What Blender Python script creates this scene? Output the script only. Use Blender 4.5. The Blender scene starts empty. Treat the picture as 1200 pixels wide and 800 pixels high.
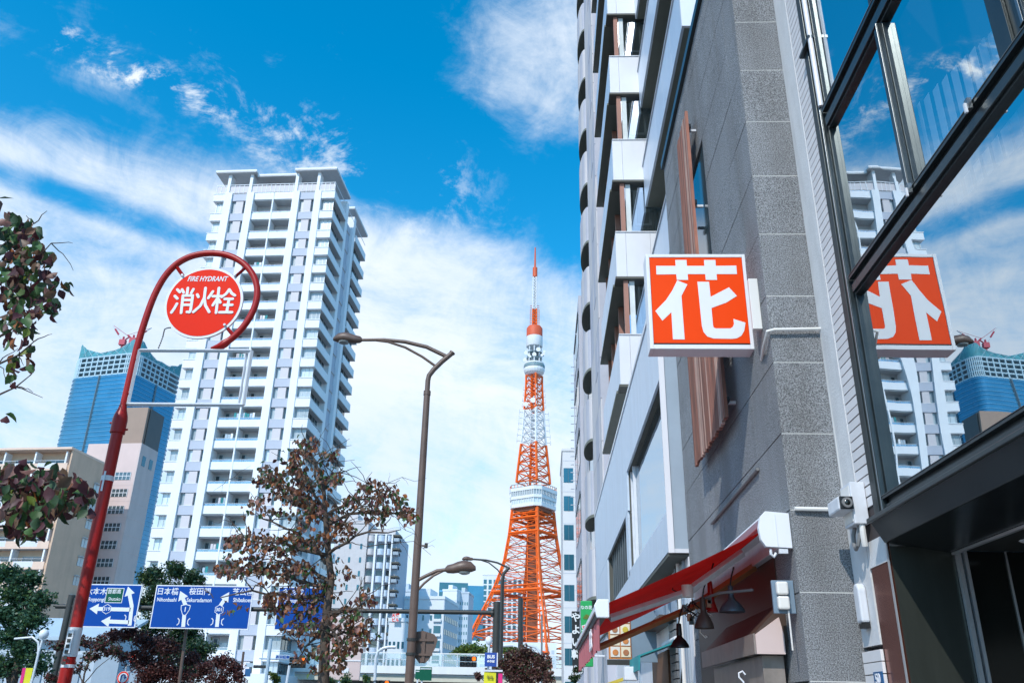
import bpy, bmesh, math, random
import numpy as np
from mathutils import Vector, Matrix
random.seed(7); np.random.seed(7)
R = math.radians
scene = bpy.context.scene
C = scene.collection

# ------------------------------------------------------------------ camera
def nrm(a): return a / np.linalg.norm(a)
FPX = 990.6
zc = nrm(np.array([45.0, -2270.0, FPX])); yc = np.array([36.0, 433.0, FPX]); yc = nrm(yc - zc * (yc @ zc)); xc = np.cross(yc, zc)
EYE = 1.6
cam = bpy.data.cameras.new('camera'); camo = bpy.data.objects.new('camera', cam); C.objects.link(camo)
cam.sensor_width = 36; cam.lens = FPX * 36 / 1200; cam.clip_start = .05; cam.clip_end = 20000
# rows: world axes, columns: camera right, up, back
rot = Matrix(((xc[0], -xc[1], -xc[2]), (yc[0], -yc[1], -yc[2]), (zc[0], -zc[1], -zc[2])))
camo.matrix_world = Matrix.Translation((0, 0, EYE)) @ rot.to_4x4()
scene.camera = camo
def ray(px, py):
    d = np.array([px - 600, py - 400, FPX]); return np.array([d @ xc, d @ yc, d @ zc])
def aty(px, py, y):            # the point seen at px,py that lies y metres down the street
    r = ray(px, py) * (y / ray(px, py)[1]); return Vector((r[0], r[1], r[2] + EYE))
def atx(px, py, x):
    r = ray(px, py); r = r * (x / r[0]); return Vector((r[0], r[1], r[2] + EYE))

# ------------------------------------------------------------------ sky, sun, exposure
SUN = Vector((-1.0, -2.1, 2.15)).normalized()
W = bpy.data.worlds.new('World'); scene.world = W; W.use_nodes = True
nt = W.node_tree; nt.nodes.clear(); N = nt.nodes.new; Lk = nt.links.new
out = N('ShaderNodeOutputWorld')
sky = N('ShaderNodeTexSky'); sky.sky_type = 'NISHITA'; sky.sun_disc = False
sky.sun_elevation = math.asin(SUN.z); sky.sun_rotation = math.atan2(SUN.x, SUN.y); sky.altitude = 0; sky.air_density = 1.0; sky.dust_density = .3; sky.ozone_density = 3.0
hs = N('ShaderNodeHueSaturation'); hs.inputs['Hue'].default_value = .484; hs.inputs['Saturation'].default_value = 1.42; hs.inputs['Value'].default_value = 1.85
Lk(sky.outputs[0], hs.inputs['Color'])
bgs = N('ShaderNodeBackground'); bgs.inputs[1].default_value = .13; Lk(hs.outputs[0], bgs.inputs[0])
bgc = N('ShaderNodeBackground'); bgc.inputs[1].default_value = 1.06
def mth(op, a, b=None, c=None, clamp=False):
    n = N('ShaderNodeMath'); n.operation = op; n.use_clamp = clamp
    for i, v in enumerate((a, b, c)):
        if v is None: continue
        if isinstance(v, (int, float)): n.inputs[i].default_value = v
        else: Lk(v, n.inputs[i])
    return n.outputs[0]
tc = N('ShaderNodeTexCoord'); sp = N('ShaderNodeSeparateXYZ'); Lk(tc.outputs['Generated'], sp.inputs[0])
dx, dy, dz = sp.outputs
den = mth('ADD', dy, 1.05)
a = mth('DIVIDE', dx, den); e = mth('DIVIDE', dz, den)      # flat map of the sky dome about the street's direction
SKYMAP = True
def comb(x, y, z=0.0):
    n = N('ShaderNodeCombineXYZ')
    for i, v in enumerate((x, y, z)):
        if isinstance(v, (int, float)): n.inputs[i].default_value = v
        else: Lk(v, n.inputs[i])
    return n.outputs[0]
def noise(vec, scale, detail=6, rough=.6, dist=0.0):
    n = N('ShaderNodeTexNoise'); n.inputs['Scale'].default_value = scale; n.inputs['Detail'].default_value = detail
    n.inputs['Roughness'].default_value = rough; n.inputs['Distortion'].default_value = dist; Lk(vec, n.inputs['Vector']); return n.outputs['Fac']
def ss(v, lo, hi):
    n = N('ShaderNodeMapRange'); n.interpolation_type = 'SMOOTHSTEP'; Lk(v, n.inputs[0]); n.inputs[1].default_value = lo; n.inputs[2].default_value = hi; return n.outputs[0]
def lin(ka, ke, k0): return mth('ADD', mth('ADD', mth('MULTIPLY', a, ka), mth('MULTIPLY', e, ke)), k0)
def sm(px, py):
    r = nrm(ray(px, py)); return r[0] / (1.05 + r[1]), r[2] / (1.05 + r[1])
def lineq(p, q):               # signed height over the line p-q in map units, positive above
    (a1, e1), (a2, e2) = sm(*p), sm(*q); k = (e2 - e1) / (a2 - a1); return lin(-k, 1.0, -(e1 - k * a1))
def blob(p, ra, re, ang):      # elongated soft patch
    a1, e1 = sm(*p); c, s = math.cos(R(ang)), math.sin(R(ang))
    u = mth('DIVIDE', lin(c, s, -(c * a1 + s * e1)), ra); v = mth('DIVIDE', lin(-s, c, -(-s * a1 + c * e1)), re)
    return ss(mth('SQRT', mth('ADD', mth('MULTIPLY', u, u), mth('MULTIPLY', v, v))), 1.25, .15)
# streak coordinates: clouds drawn out along a shallow diagonal
c_, s_ = math.cos(R(-12)), math.sin(R(-12))
us = lin(c_, s_, 0.0); vs = lin(-s_, c_, 0.0)
warp = noise(comb(a, e, 3.0), 3.0, 3, .5)
st = comb(mth('MULTIPLY', us, 1.0), mth('ADD', mth('MULTIPLY', vs, 2.6), mth('MULTIPLY', warp, .35)), 1.7)
n1 = noise(st, 4.2, 9, .68, .35)
n2 = noise(comb(a, e, 9.0), 26.0, 6, .68, .5)
n3 = noise(comb(mth('MULTIPLY', us, 1.0), mth('MULTIPLY', vs, 3.5), 5.0), 2.0, 4, .5)
top = lineq((0, 125), (560, 262)); tr = lineq((560, 262), (700, 330))
low = ss(mth('MAXIMUM', top, tr), .020, -.030)                       # the wide bank over the lower sky
m = mth('MULTIPLY', low, .80)
m = mth('SUBTRACT', m, mth('MULTIPLY', blob((120, 243), .15, .010, -13), .42))  # blue slot through the bank
m = mth('SUBTRACT', m, mth('MULTIPLY', blob((640, 400), .06, .05, 10), .15))
m = mth('SUBTRACT', m, mth('MULTIPLY', blob((90, 330), .10, .03, 10), .18))
m = mth('ADD', m, mth('MULTIPLY', blob((660, 50), .075, .085, -62), .62))        # patch beside the roofline
brk = ss(mth('ADD', mth('MULTIPLY', noise(comb(a, mth('MULTIPLY', e, 1.6), 2.0), 13.0, 7, .7, .6), .75), mth('MULTIPLY', n2, .35)), .50, .66)
def wisp(p, ra, re, ang, w): return mth('MULTIPLY', mth('MULTIPLY', blob(p, ra, re, ang), brk), w)
m = mth('ADD', m, wisp((200, 103), .042, .013, -12, .70))
m = mth('ADD', m, wisp((85, 52), .060, .016, -18, .62))
m = mth('ADD', m, wisp((330, 120), .13, .035, -14, .17))
m = mth('ADD', m, wisp((430, 195), .12, .035, -14, .45))
dens = mth('ADD', m, mth('MULTIPLY', mth('SUBTRACT', n1, .5), 1.25))
dens = mth('ADD', dens, mth('MULTIPLY', mth('SUBTRACT', n2, .5), .75))
cov = mth('MULTIPLY', ss(dens, .10, .95), .95)
haze = ss(e, .20, .02)
cov = mth('MAXIMUM', cov, mth('MULTIPLY', haze, .80))
shade = ss(mth('ADD', n3, mth('MULTIPLY', n1, .5)), .45, 1.05)
cr = N('ShaderNodeMixRGB'); cr.inputs[1].default_value = (.66, .79, .96, 1); cr.inputs[2].default_value = (.93, .97, 1.0, 1); Lk(shade, cr.inputs[0]); Lk(cr.outputs[0], bgc.inputs[0])
mx = N('ShaderNodeMixShader'); Lk(cov, mx.inputs[0]); Lk(bgs.outputs[0], mx.inputs[1]); Lk(bgc.outputs[0], mx.inputs[2]); Lk(mx.outputs[0], out.inputs[0])
sl = bpy.data.lights.new('sun', 'SUN'); sl.energy = 3.2; sl.angle = R(.5); sl.color = (1, .955, .88)
so = bpy.data.objects.new('sun', sl); C.objects.link(so); so.rotation_euler = SUN.to_track_quat('Z', 'Y').to_euler(); so.location = (0, 0, 60)
scene.view_settings.view_transform = 'Standard'; scene.view_settings.look = 'None'; scene.view_settings.exposure = .12; scene.view_settings.gamma = 1
scene.cycles.max_bounces = 8; scene.cycles.transparent_max_bounces = 12

# ------------------------------------------------------------------ materials
MATS = {}
def pm(name, col, rough=.6, metal=0.0, var=.12, scale=2.5, bump=0.0, bscale=40.0, dirt=0.0, spec=.5, trans=0.0, coat=0.0, rnd=0.0, streak=False):
    m = bpy.data.materials.new(name); m.use_nodes = True; t = m.node_tree; b = t.nodes['Principled BSDF']
    b.inputs['Roughness'].default_value = rough; b.inputs['Metallic'].default_value = metal; b.inputs['Specular IOR Level'].default_value = spec
    if coat: b.inputs['Coat Weight'].default_value = coat; b.inputs['Coat Roughness'].default_value = .08
    n, l = t.nodes.new, t.links.new
    co = n('ShaderNodeTexCoord'); mp = n('ShaderNodeMapping'); l(co.outputs['Object'], mp.inputs[0])
    if streak: mp.inputs['Scale'].default_value = (1, 1, .12)
    nz = n('ShaderNodeTexNoise'); nz.inputs['Scale'].default_value = scale; nz.inputs['Detail'].default_value = 8; nz.inputs['Roughness'].default_value = .65; l(mp.outputs[0], nz.inputs['Vector'])
    rp = n('ShaderNodeMapRange'); l(nz.outputs['Fac'], rp.inputs[0]); rp.inputs[1].default_value = .25; rp.inputs[2].default_value = .75; rp.inputs[3].default_value = 1 - var; rp.inputs[4].default_value = 1 + var * .5
    hv = n('ShaderNodeHueSaturation'); hv.inputs['Color'].default_value = (*col, 1)
    src = rp.outputs[0]
    if rnd:
        oi = n('ShaderNodeObjectInfo'); r2 = n('ShaderNodeMapRange'); l(oi.outputs['Random'], r2.inputs[0]); r2.inputs[3].default_value = 1 - rnd; r2.inputs[4].default_value = 1 + rnd
        mm = n('ShaderNodeMath'); mm.operation = 'MULTIPLY'; l(src, mm.inputs[0]); l(r2.outputs[0], mm.inputs[1]); src = mm.outputs[0]
    l(src, hv.inputs['Value']); colo = hv.outputs[0]
    if dirt:
        mp2 = n('ShaderNodeMapping'); l(co.outputs['Object'], mp2.inputs[0]); mp2.inputs['Scale'].default_value = (1.0, 1.0, .15)
        d = n('ShaderNodeTexNoise'); d.inputs['Scale'].default_value = scale * 1.7; d.inputs['Detail'].default_value = 6; l(mp2.outputs[0], d.inputs['Vector'])
        dr = n('ShaderNodeMapRange'); l(d.outputs['Fac'], dr.inputs[0]); dr.inputs[1].default_value = .45; dr.inputs[2].default_value = .8; dr.inputs[3].default_value = 0; dr.inputs[4].default_value = dirt
        mxx = n('ShaderNodeMixRGB'); l(dr.outputs[0], mxx.inputs[0]); l(colo, mxx.inputs[1]); mxx.inputs[2].default_value = (.10, .085, .07, 1); colo = mxx.outputs[0]
    l(colo, b.inputs['Base Color'])
    rr = n('ShaderNodeMapRange'); l(nz.outputs['Fac'], rr.inputs[0]); rr.inputs[3].default_value = max(.02, rough - .07); rr.inputs[4].default_value = min(1, rough + .07); l(rr.outputs[0], b.inputs['Roughness'])
    if bump:
        bn = n('ShaderNodeTexNoise'); bn.inputs['Scale'].default_value = bscale; bn.inputs['Detail'].default_value = 4; l(co.outputs['Object'], bn.inputs['Vector'])
        bp = n('ShaderNodeBump'); bp.inputs['Strength'].default_value = bump; bp.inputs['Distance'].default_value = .02; l(bn.outputs['Fac'], bp.inputs['Height']); l(bp.outputs[0], b.inputs['Normal'])
    if trans: b.inputs['Transmission Weight'].default_value = trans
    MATS[name] = m; return m
def emis(name, col, s):
    m = pm(name, col, .4); b = m.node_tree.nodes['Principled BSDF']; b.inputs['Emission Color'].default_value = (*col, 1); b.inputs['Emission Strength'].default_value = s; return m

pm('white_paint', (.78, .79, .80), .5, var=.06, dirt=.08)
pm('tower_white', (.80, .82, .85), .7, var=.05, scale=.4, dirt=.05)
pm('tower_grey', (.47, .50, .58), .7, var=.06, scale=.5)
pm('tower_pink', (.62, .58, .60), .7, var=.06, scale=.5)
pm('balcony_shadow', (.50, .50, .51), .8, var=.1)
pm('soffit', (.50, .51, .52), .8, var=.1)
pm('beige', (.64, .45, .32), .8, var=.10, scale=.4, bump=.1, bscale=6, dirt=.12)
pm('beige_light', (.74, .55, .44), .8, var=.08, scale=.5, dirt=.1)
pm('brown_wall', (.62, .43, .31), .8, var=.12, scale=.35, dirt=.2)
pm('pink_wall', (.66, .52, .49), .8, var=.08, scale=.4, dirt=.1)
pm('pink_side', (.60, .51, .49), .8, var=.08, scale=.4, dirt=.15)
pm('penthouse', (.33, .24, .19), .7, var=.1, scale=.4)
pm('dark_cladding', (.045, .055, .06), .45, var=.3, scale=.5)
pm('glass_win', (.055, .085, .10), .06, var=.4, scale=.6, spec=.8, rnd=.8)
pm('curtain_win', (.48, .55, .58), .25, var=.25, scale=2.0, spec=.8, rnd=.35, streak=True)
pm('glass_blue', (.035, .22, .38), .18, metal=.35, var=.3, scale=.05, spec=.9)
pm('glass_teal', (.03, .14, .19), .15, metal=.3, var=.3, scale=.08, spec=.9)
pm('mullion', (.10, .16, .20), .5)
pm('mullion_blue', (.12, .36, .56), .4, metal=.3, var=.1)
pm('deck_white', (.75, .78, .80), .6, var=.06)
pm('orange_steel', (.84, .135, .010), .5, var=.12, scale=.2)
pm('orange_faded', (.62, .10, .035), .6, var=.12, scale=.3)
pm('steel_white', (.72, .74, .76), .5, var=.08)
pm('steel_teal', (.20, .30, .33), .5, var=.2)
pm('core_brown', (.22, .07, .035), .7, var=.35, scale=.12)
pm('crane_red', (.50, .06, .09), .5)
pm('net_teal', (.06, .30, .36), .6, var=.5, scale=.12)
pm('hydrant_red', (.38, .009, .007), .38, var=.12, scale=6, spec=.35, dirt=.10)
pm('sign_red', (.80, .022, .004), .55, var=.05, spec=.12)
pm('sign_orange', (.88, .062, .003), .5, var=.06, scale=1.2, spec=.12)
pm('sign_white', (.76, .77, .80), .45, var=.03, spec=.2)
pm('frame_grey', (.66, .68, .72), .45, var=.1, scale=8, dirt=.15)
pm('alu', (.60, .62, .64), .35, metal=.6, var=.1)
pm('road_blue', (.003, .065, .33), .5, var=.08, scale=1, spec=.12)
pm('road_green', (.006, .10, .055), .5, spec=.15)
pm('lamp_brown', (.135, .085, .065), .45, var=.2, scale=5, dirt=.15)
pm('pole_dark', (.035, .037, .035), .5, var=.25, scale=4)
pm('pole_white', (.62, .66, .70), .4, var=.08)
pm('globe_white', (.80, .85, .90), .25, spec=.6)
pm('lens', (.25, .28, .28), .15, spec=.7)
pm('banner_yellow', (.70, .66, .02), .7)
pm('banner_pink', (.75, .02, .20), .7)
pm('bus_blue', (.01, .06, .32), .5)
pm('black', (.012, .012, .013), .4)
pm('black_rubber', (.02, .02, .02), .7)
emis('amber_on', (1.0, .16, .01), 1.6)
pm('lens_off', (.03, .03, .03), .2)
pm('bark', (.10, .075, .06), .9, var=.4, scale=12, bump=.5, bscale=30)
pm('bark_light', (.20, .16, .14), .9, var=.4, scale=12, bump=.5, bscale=30)
LEAFC = dict(leaf_rust=(.20, .082, .042), leaf_brown=(.17, .100, .062), leaf_plum=(.085, .026, .03), leaf_pink=(.34, .17, .14), leaf_orange=(.36, .12, .035), leaf_green=(.085, .16, .05), leaf_lime=(.17, .22, .03), leaf_dark=(.042, .085, .038), leaf_teal=(.055, .145, .088), maple_red=(.20, .062, .052), maple_dark=(.12, .055, .046), pine=(.062, .135, .078))
for k, c in LEAFC.items():
    pm(k, c, .5, var=.35, scale=30, rnd=.3)
    b = MATS[k].node_tree.nodes['Principled BSDF']; b.inputs['Subsurface Weight'].default_value = 0
pm('granite', (.27, .28, .292), .8, var=.22, scale=1.1, bump=.7, bscale=150, spec=.25, dirt=.55)
# speckle on the granite
g = MATS['granite']; t = g.node_tree; b = t.nodes['Principled BSDF']; src = b.inputs['Base Color'].links[0].from_socket
vo = t.nodes.new('ShaderNodeTexNoise'); vo.inputs['Scale'].default_value = 105; vo.inputs['Detail'].default_value = 3; vo.inputs['Roughness'].default_value = .8
co = t.nodes.new('ShaderNodeTexCoord'); t.links.new(co.outputs['Object'], vo.inputs['Vector'])
r_ = t.nodes.new('ShaderNodeMapRange'); t.links.new(vo.outputs['Fac'], r_.inputs[0]); r_.inputs[1].default_value = .40; r_.inputs[2].default_value = .60; r_.inputs[3].default_value = .35; r_.inputs[4].default_value = 1.7
mm = t.nodes.new('ShaderNodeMixRGB'); mm.blend_type = 'MULTIPLY'; mm.inputs[0].default_value = 1; t.links.new(src, mm.inputs[1]); t.links.new(r_.outputs[0], mm.inputs[2]); t.links.new(mm.outputs[0], b.inputs['Base Color'])
pm('granite_joint', (.05, .05, .05), .9)
pm('wood_pale', (.50, .32, .26), .8, var=.5, scale=18, dirt=.4, streak=True, rnd=.3)
pm('concrete_white', (.68, .68, .68), .8, var=.10, scale=5, bump=.25, bscale=60, dirt=.15)
pm('tile_white', (.74, .72, .72), .35, var=.06, scale=6, rnd=.06)
pm('tile_joint', (.06, .05, .05), .9)
pm('bronze_frame', (.045, .058, .062), .32, metal=.55, var=.25, scale=6)
pm('bronze_dark', (.045, .055, .062), .24, metal=.7, var=.3, scale=3)
pm('bronze_edge', (.20, .22, .23), .3, metal=.8, var=.15)
pm('column_metal', (.22, .070, .050), .20, metal=.75, var=.25, scale=2.5, streak=True)
pm('column_dark', (.075, .085, .075), .30, metal=.6, var=.35, scale=3, streak=True)
pm('door_black', (.008, .010, .009), .12, var=.3, spec=.7)
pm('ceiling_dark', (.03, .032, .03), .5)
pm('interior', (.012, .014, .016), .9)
pm('blind_white', (.88, .90, .92), .8)
pm('panel_blue', (.60, .68, .78), .38, metal=.15, var=.07, scale=1.5, dirt=.10)
pm('panel_white', (.76, .76, .79), .4, var=.05, scale=1.5, dirt=.07)
pm('panel_grey', (.33, .40, .47), .45, var=.1, scale=2)
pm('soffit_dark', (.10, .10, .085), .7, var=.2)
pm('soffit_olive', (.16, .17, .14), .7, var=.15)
pm('brown_post', (.36, .17, .12), .5, var=.1)
pm('win_frame', (.42, .46, .48), .4, metal=.4)
pm('curtain', (.68, .73, .72), .8, var=.15, scale=3)
pm('stone_pale', (.60, .58, .59), .85, var=.10, scale=1.2, dirt=.1)
pm('stone_lilac', (.47, .48, .54), .8, var=.12, scale=1.2)
pm('wood_red', (.30, .12, .08), .75, var=.6, scale=16, dirt=.45, streak=True, rnd=.35)
pm('white_tile_far', (.66, .63, .62), .6, var=.06, scale=1)
pm('awning_red', (.46, .008, .006), .85, var=.30, scale=3, spec=.15, bump=.4, bscale=9)
pm('awning_valance', (.60, .16, .17), .75, var=.15, scale=8)
pm('arm_brown', (.40, .16, .07), .4, var=.2)
pm('hood_steel', (.34, .29, .26), .4, metal=.3, var=.35, scale=5, dirt=.4)
pm('hood_dark', (.07, .045, .035), .5, var=.3, scale=4)
pm('dome_grey', (.08, .11, .13), .35, metal=.3)
pm('plastic_white', (.76, .74, .70), .4, var=.05)
pm('plate_blue', (.18, .25, .32), .5)
pm('cable', (.18, .18, .18), .6)
pm('teal_canvas', (.02, .26, .28), .7)
pm('yellow_canvas', (.55, .42, .05), .7)
pm('shutter_grey', (.20, .21, .22), .5, metal=.3)
pm('menu_orange', (.60, .22, .06), .5, var=.3, scale=9)
pm('menu_cream', (.74, .66, .50), .5)
pm('crown_blue', (.40, .56, .64), .6, var=.1)
pm('joint_pale', (.58, .58, .56), .8)
pm('menu_white', (.72, .70, .66), .5)
pm('sign_green', (.01, .33, .08), .5)
pm('plate_navy', (.01, .10, .26), .4)
pm('asphalt', (.05, .05, .052), .9, var=.2, scale=3, bump=.3, bscale=60)
pm('paving', (.28, .27, .26), .85, var=.15, scale=3)
pm('kerb_stone', (.36, .36, .35), .85)
pm('marking', (.75, .75, .72), .7)
pm('highway_white', (.76, .76, .75), .7, var=.06, scale=.5, dirt=.12)
pm('highway_beige', (.60, .56, .46), .7, var=.06, scale=.5, dirt=.1)
pm('roof_blue', (.42, .52, .60), .6, var=.1, scale=.6)
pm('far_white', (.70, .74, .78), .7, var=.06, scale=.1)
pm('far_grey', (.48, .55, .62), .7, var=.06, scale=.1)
pm('brown_door', (.16, .07, .03), .6, var=.2)
# fabric glows from the sun on its far side
def make_trans(name, fac):
    m = MATS[name]; t = m.node_tree; b = t.nodes['Principled BSDF']; o = t.nodes['Material Output']
    tr = t.nodes.new('ShaderNodeBsdfTranslucent'); s = t.nodes.new('ShaderNodeMixShader'); s.inputs[0].default_value = fac
    t.links.new(b.inputs['Base Color'].links[0].from_socket, tr.inputs[0]); t.links.new(b.outputs[0], s.inputs[1]); t.links.new(tr.outputs[0], s.inputs[2]); t.links.new(s.outputs[0], o.inputs[0])
make_trans('awning_red', .25)
for k in LEAFC: make_trans(k, .35)
# mirror-coated pane: part see-through, mostly reflecting
def pane_mat(name, refl, tint, reflcol, rough=.0):
    m = bpy.data.materials.new(name); m.use_nodes = True; t = m.node_tree; t.nodes.clear()
    o = t.nodes.new('ShaderNodeOutputMaterial'); g = t.nodes.new('ShaderNodeBsdfGlossy'); g.inputs['Color'].default_value = (*reflcol, 1); g.inputs['Roughness'].default_value = rough
    tr = t.nodes.new('ShaderNodeBsdfTransparent'); tr.inputs[0].default_value = (*tint, 1)
    s = t.nodes.new('ShaderNodeMixShader'); s.inputs[0].default_value = refl
    co = t.nodes.new('ShaderNodeTexCoord'); nz = t.nodes.new('ShaderNodeTexNoise'); nz.inputs['Scale'].default_value = 1.2; nz.inputs['Detail'].default_value = 1; t.links.new(co.outputs['Object'], nz.inputs['Vector'])
    bp = t.nodes.new('ShaderNodeBump'); bp.inputs['Strength'].default_value = .045; bp.inputs['Distance'].default_value = .05; t.links.new(nz.outputs['Fac'], bp.inputs['Height']); t.links.new(bp.outputs[0], g.inputs['Normal'])
    t.links.new(tr.outputs[0], s.inputs[1]); t.links.new(g.outputs[0], s.inputs[2]); t.links.new(s.outputs[0], o.inputs[0]); MATS[name] = m
pane_mat('mirror_pane', .68, (.9, .95, .97), (.90, .95, .97))
pane_mat('clear_pane', .72, (.75, .82, .84), (.8, .88, .95))
pane_mat('fence_pane', .25, (.80, .86, .90), (.8, .88, .95), .2)

# ------------------------------------------------------------------ mesh helpers
XF = {}
def root(name, label, cat, loc=(0, 0, 0), yaw=0.0, group=None):
    o = bpy.data.objects.new(name, None); C.objects.link(o); o.empty_display_size = .3
    o.location = loc; o.rotation_euler = (0, 0, R(yaw)); XF[o] = Matrix.Translation(loc) @ Matrix.Rotation(R(yaw), 4, 'Z')
    o['label'] = label; o['category'] = cat
    if group: o['group'] = group
    return o
class B:
    def __init__(s): s.v = []; s.f = []; s.m = []; s.ms = []
    def mi(s, mat):
        if mat not in s.ms: s.ms.append(mat)
        return s.ms.index(mat)
    def add(s, vs, fs, mat):
        o = len(s.v); s.v += [tuple(v) for v in vs]; k = s.mi(mat)
        for f in fs: s.f.append([i + o for i in f]); s.m.append(k)
        return s
    def box(s, x0, x1, y0, y1, z0, z1, mat):
        x0, x1 = min(x0, x1), max(x0, x1); y0, y1 = min(y0, y1), max(y0, y1); z0, z1 = min(z0, z1), max(z0, z1)
        v = [(x, y, z) for x in (x0, x1) for y in (y0, y1) for z in (z0, z1)]
        return s.add(v, [(0, 1, 3, 2), (4, 6, 7, 5), (0, 4, 5, 1), (2, 3, 7, 6), (0, 2, 6, 4), (1, 5, 7, 3)], mat)
    def prism(s, pts, axis, c0, c1, mat):
        # pts: 2D outline; axis 'y' -> (x,z) outline, 'x' -> (y,z), 'z' -> (x,y)
        def mk(p, c): return (p[0], c, p[1]) if axis == 'y' else ((c, p[0], p[1]) if axis == 'x' else (p[0], p[1], c))
        n = len(pts); v = [mk(p, c0) for p in pts] + [mk(p, c1) for p in pts]
        fs = [list(range(n)), list(range(2 * n - 1, n - 1, -1))] + [(i, (i + 1) % n, n + (i + 1) % n, n + i) for i in range(n)]
        return s.add(v, fs, mat)
    def tube(s, pts, rad, mat, n=8, cap=True):
        pts = [Vector(p) for p in pts]; rad = rad if isinstance(rad, (list, tuple)) else [rad] * len(pts); vs = []; fs = []
        up = None
        for i, p in enumerate(pts):
            d = (pts[min(i + 1, len(pts) - 1)] - pts[max(i - 1, 0)]).normalized()
            if up is None: up = Vector((0, 0, 1)) if abs(d.z) < .9 else Vector((1, 0, 0))
            u = (up - d * up.dot(d)); u = u.normalized() if u.length > 1e-5 else d.orthogonal().normalized(); w = d.cross(u); up = u
            for k in range(n):
                t = 2 * math.pi * k / n; vs.append(p + u * (math.cos(t) * rad[i]) + w * (math.sin(t) * rad[i]))
        for i in range(len(pts) - 1):
            for k in range(n): fs.append((i * n + k, i * n + (k + 1) % n, (i + 1) * n + (k + 1) % n, (i + 1) * n + k))
        if cap: fs += [list(range(n - 1, -1, -1)), [(len(pts) - 1) * n + k for k in range(n)]]
        return s.add(vs, fs, mat)
    def bar(s, p, q, w, mat):
        return s.tube([p, q], w * .707, mat, 4)
    def lathe(s, prof, c, mat, n=24, axis='z'):
        vs = []; fs = []
        for r, h in prof:
            for k in range(n):
                t = 2 * math.pi * k / n; a_, b_ = math.cos(t) * r, math.sin(t) * r
                vs.append((c[0] + a_, c[1] + b_, c[2] + h) if axis == 'z' else (c[0] + a_, c[1] + h, c[2] + b_))
        for i in range(len(prof) - 1):
            for k in range(n): fs.append((i * n + k, i * n + (k + 1) % n, (i + 1) * n + (k + 1) % n, (i + 1) * n + k))
        fs += [list(range(n)), [(len(prof) - 1) * n + k for k in range(n)]]
        return s.add(vs, fs, mat)
    def mesh(s, name):
        me = bpy.data.meshes.new(name); me.from_pydata(s.v, [], s.f)
        for m in s.ms: me.materials.append(MATS[m])
        me.polygons.foreach_set('material_index', s.m); me.update(); return me
    def obj(s, name, parent=None, loc=(0, 0, 0), world=False, smooth=False, bevel=0.0, rot=None, **kw):
        me = s.mesh(name)
        if world and parent is not None: me.transform(XF[parent].inverted())
        bm = bmesh.new(); bm.from_mesh(me); bmesh.ops.recalc_face_normals(bm, faces=bm.faces); bm.to_mesh(me); bm.free()
        if smooth: me.polygons.foreach_set('use_smooth', [True] * len(me.polygons)); 
        o = bpy.data.objects.new(name, me); C.objects.link(o); o.location = loc
        if rot: o.rotation_euler = rot
        if parent: o.parent = parent
        if bevel:
            b = o.modifiers.new('bevel', 'BEVEL'); b.width = bevel; b.segments = 2; b.limit_method = 'ANGLE'
        if smooth:
            me.set_sharp_from_angle(angle=R(38))
        for k, v in kw.items(): o[k] = v
        return o
def inst(src, parent, loc, scale=None, rot=None, **kw):
    c = src.copy(); C.objects.link(c); c.location = loc
    if parent: c.parent = parent
    if scale: c.scale = scale
    if rot: c.rotation_euler = rot
    for k, v in kw.items(): c[k] = v
    return c
def tag(o, label, cat, group=None, kind=None):
    o['label'] = label; o['category'] = cat
    if group: o['group'] = group
    if kind: o['kind'] = kind
    return o
def text(s, size, mat, name, parent, loc, shear=0.0, off=0.0, rot=(math.pi / 2, 0, 0), sx=1.0, align='CENTER', depth=.004, space=1.0, world=True):
    cu = bpy.data.curves.new(name, 'FONT'); cu.body = s; cu.size = size; cu.shear = shear; cu.offset = off; cu.extrude = depth; cu.align_x = align; cu.align_y = 'CENTER'; cu.space_character = space; cu.resolution_u = 3
    o = bpy.data.objects.new(name, cu); C.objects.link(o)
    bpy.context.view_layer.update()
    me = bpy.data.meshes.new_from_object(o.evaluated_get(bpy.context.evaluated_depsgraph_get())); me.name = name
    bpy.data.objects.remove(o); bpy.data.curves.remove(cu)
    me.transform(Matrix.Scale(sx, 4, (1, 0, 0))); me.materials.clear(); me.materials.append(MATS[mat])
    t = bpy.data.objects.new(name, me); C.objects.link(t); t.rotation_euler = rot
    if parent is not None:
        t.parent = parent; l = Vector(loc)
        if world: l = XF[parent].inverted() @ l
        t.location = l
    else: t.location = loc
    return t
def stroke(b, pts, w, axis, c0, c1, mat, rnd=True):
    """flat band along a 2D polyline, of width w"""
    for i in range(len(pts) - 1):
        (x0, y0), (x1, y1) = pts[i], pts[i + 1]; d = math.hypot(x1 - x0, y1 - y0) or 1e-6; nx, ny = -(y1 - y0) / d * w / 2, (x1 - x0) / d * w / 2
        e = c0 - .0004 * i if c0 < c1 else c0 + .0004 * i
        b.prism([(x0 + nx, y0 + ny), (x1 + nx, y1 + ny), (x1 - nx, y1 - ny), (x0 - nx, y0 - ny)], axis, e, c1, mat)
    if rnd:
        for j, (x, y) in enumerate(pts):
            e = c0 - .0004 * (j + .5) if c0 < c1 else c0 + .0004 * (j + .5)
            b.prism([(x + math.cos(k * math.pi / 6) * w / 2, y + math.sin(k * math.pi / 6) * w / 2) for k in range(12)], axis, e, c1, mat)
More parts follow.
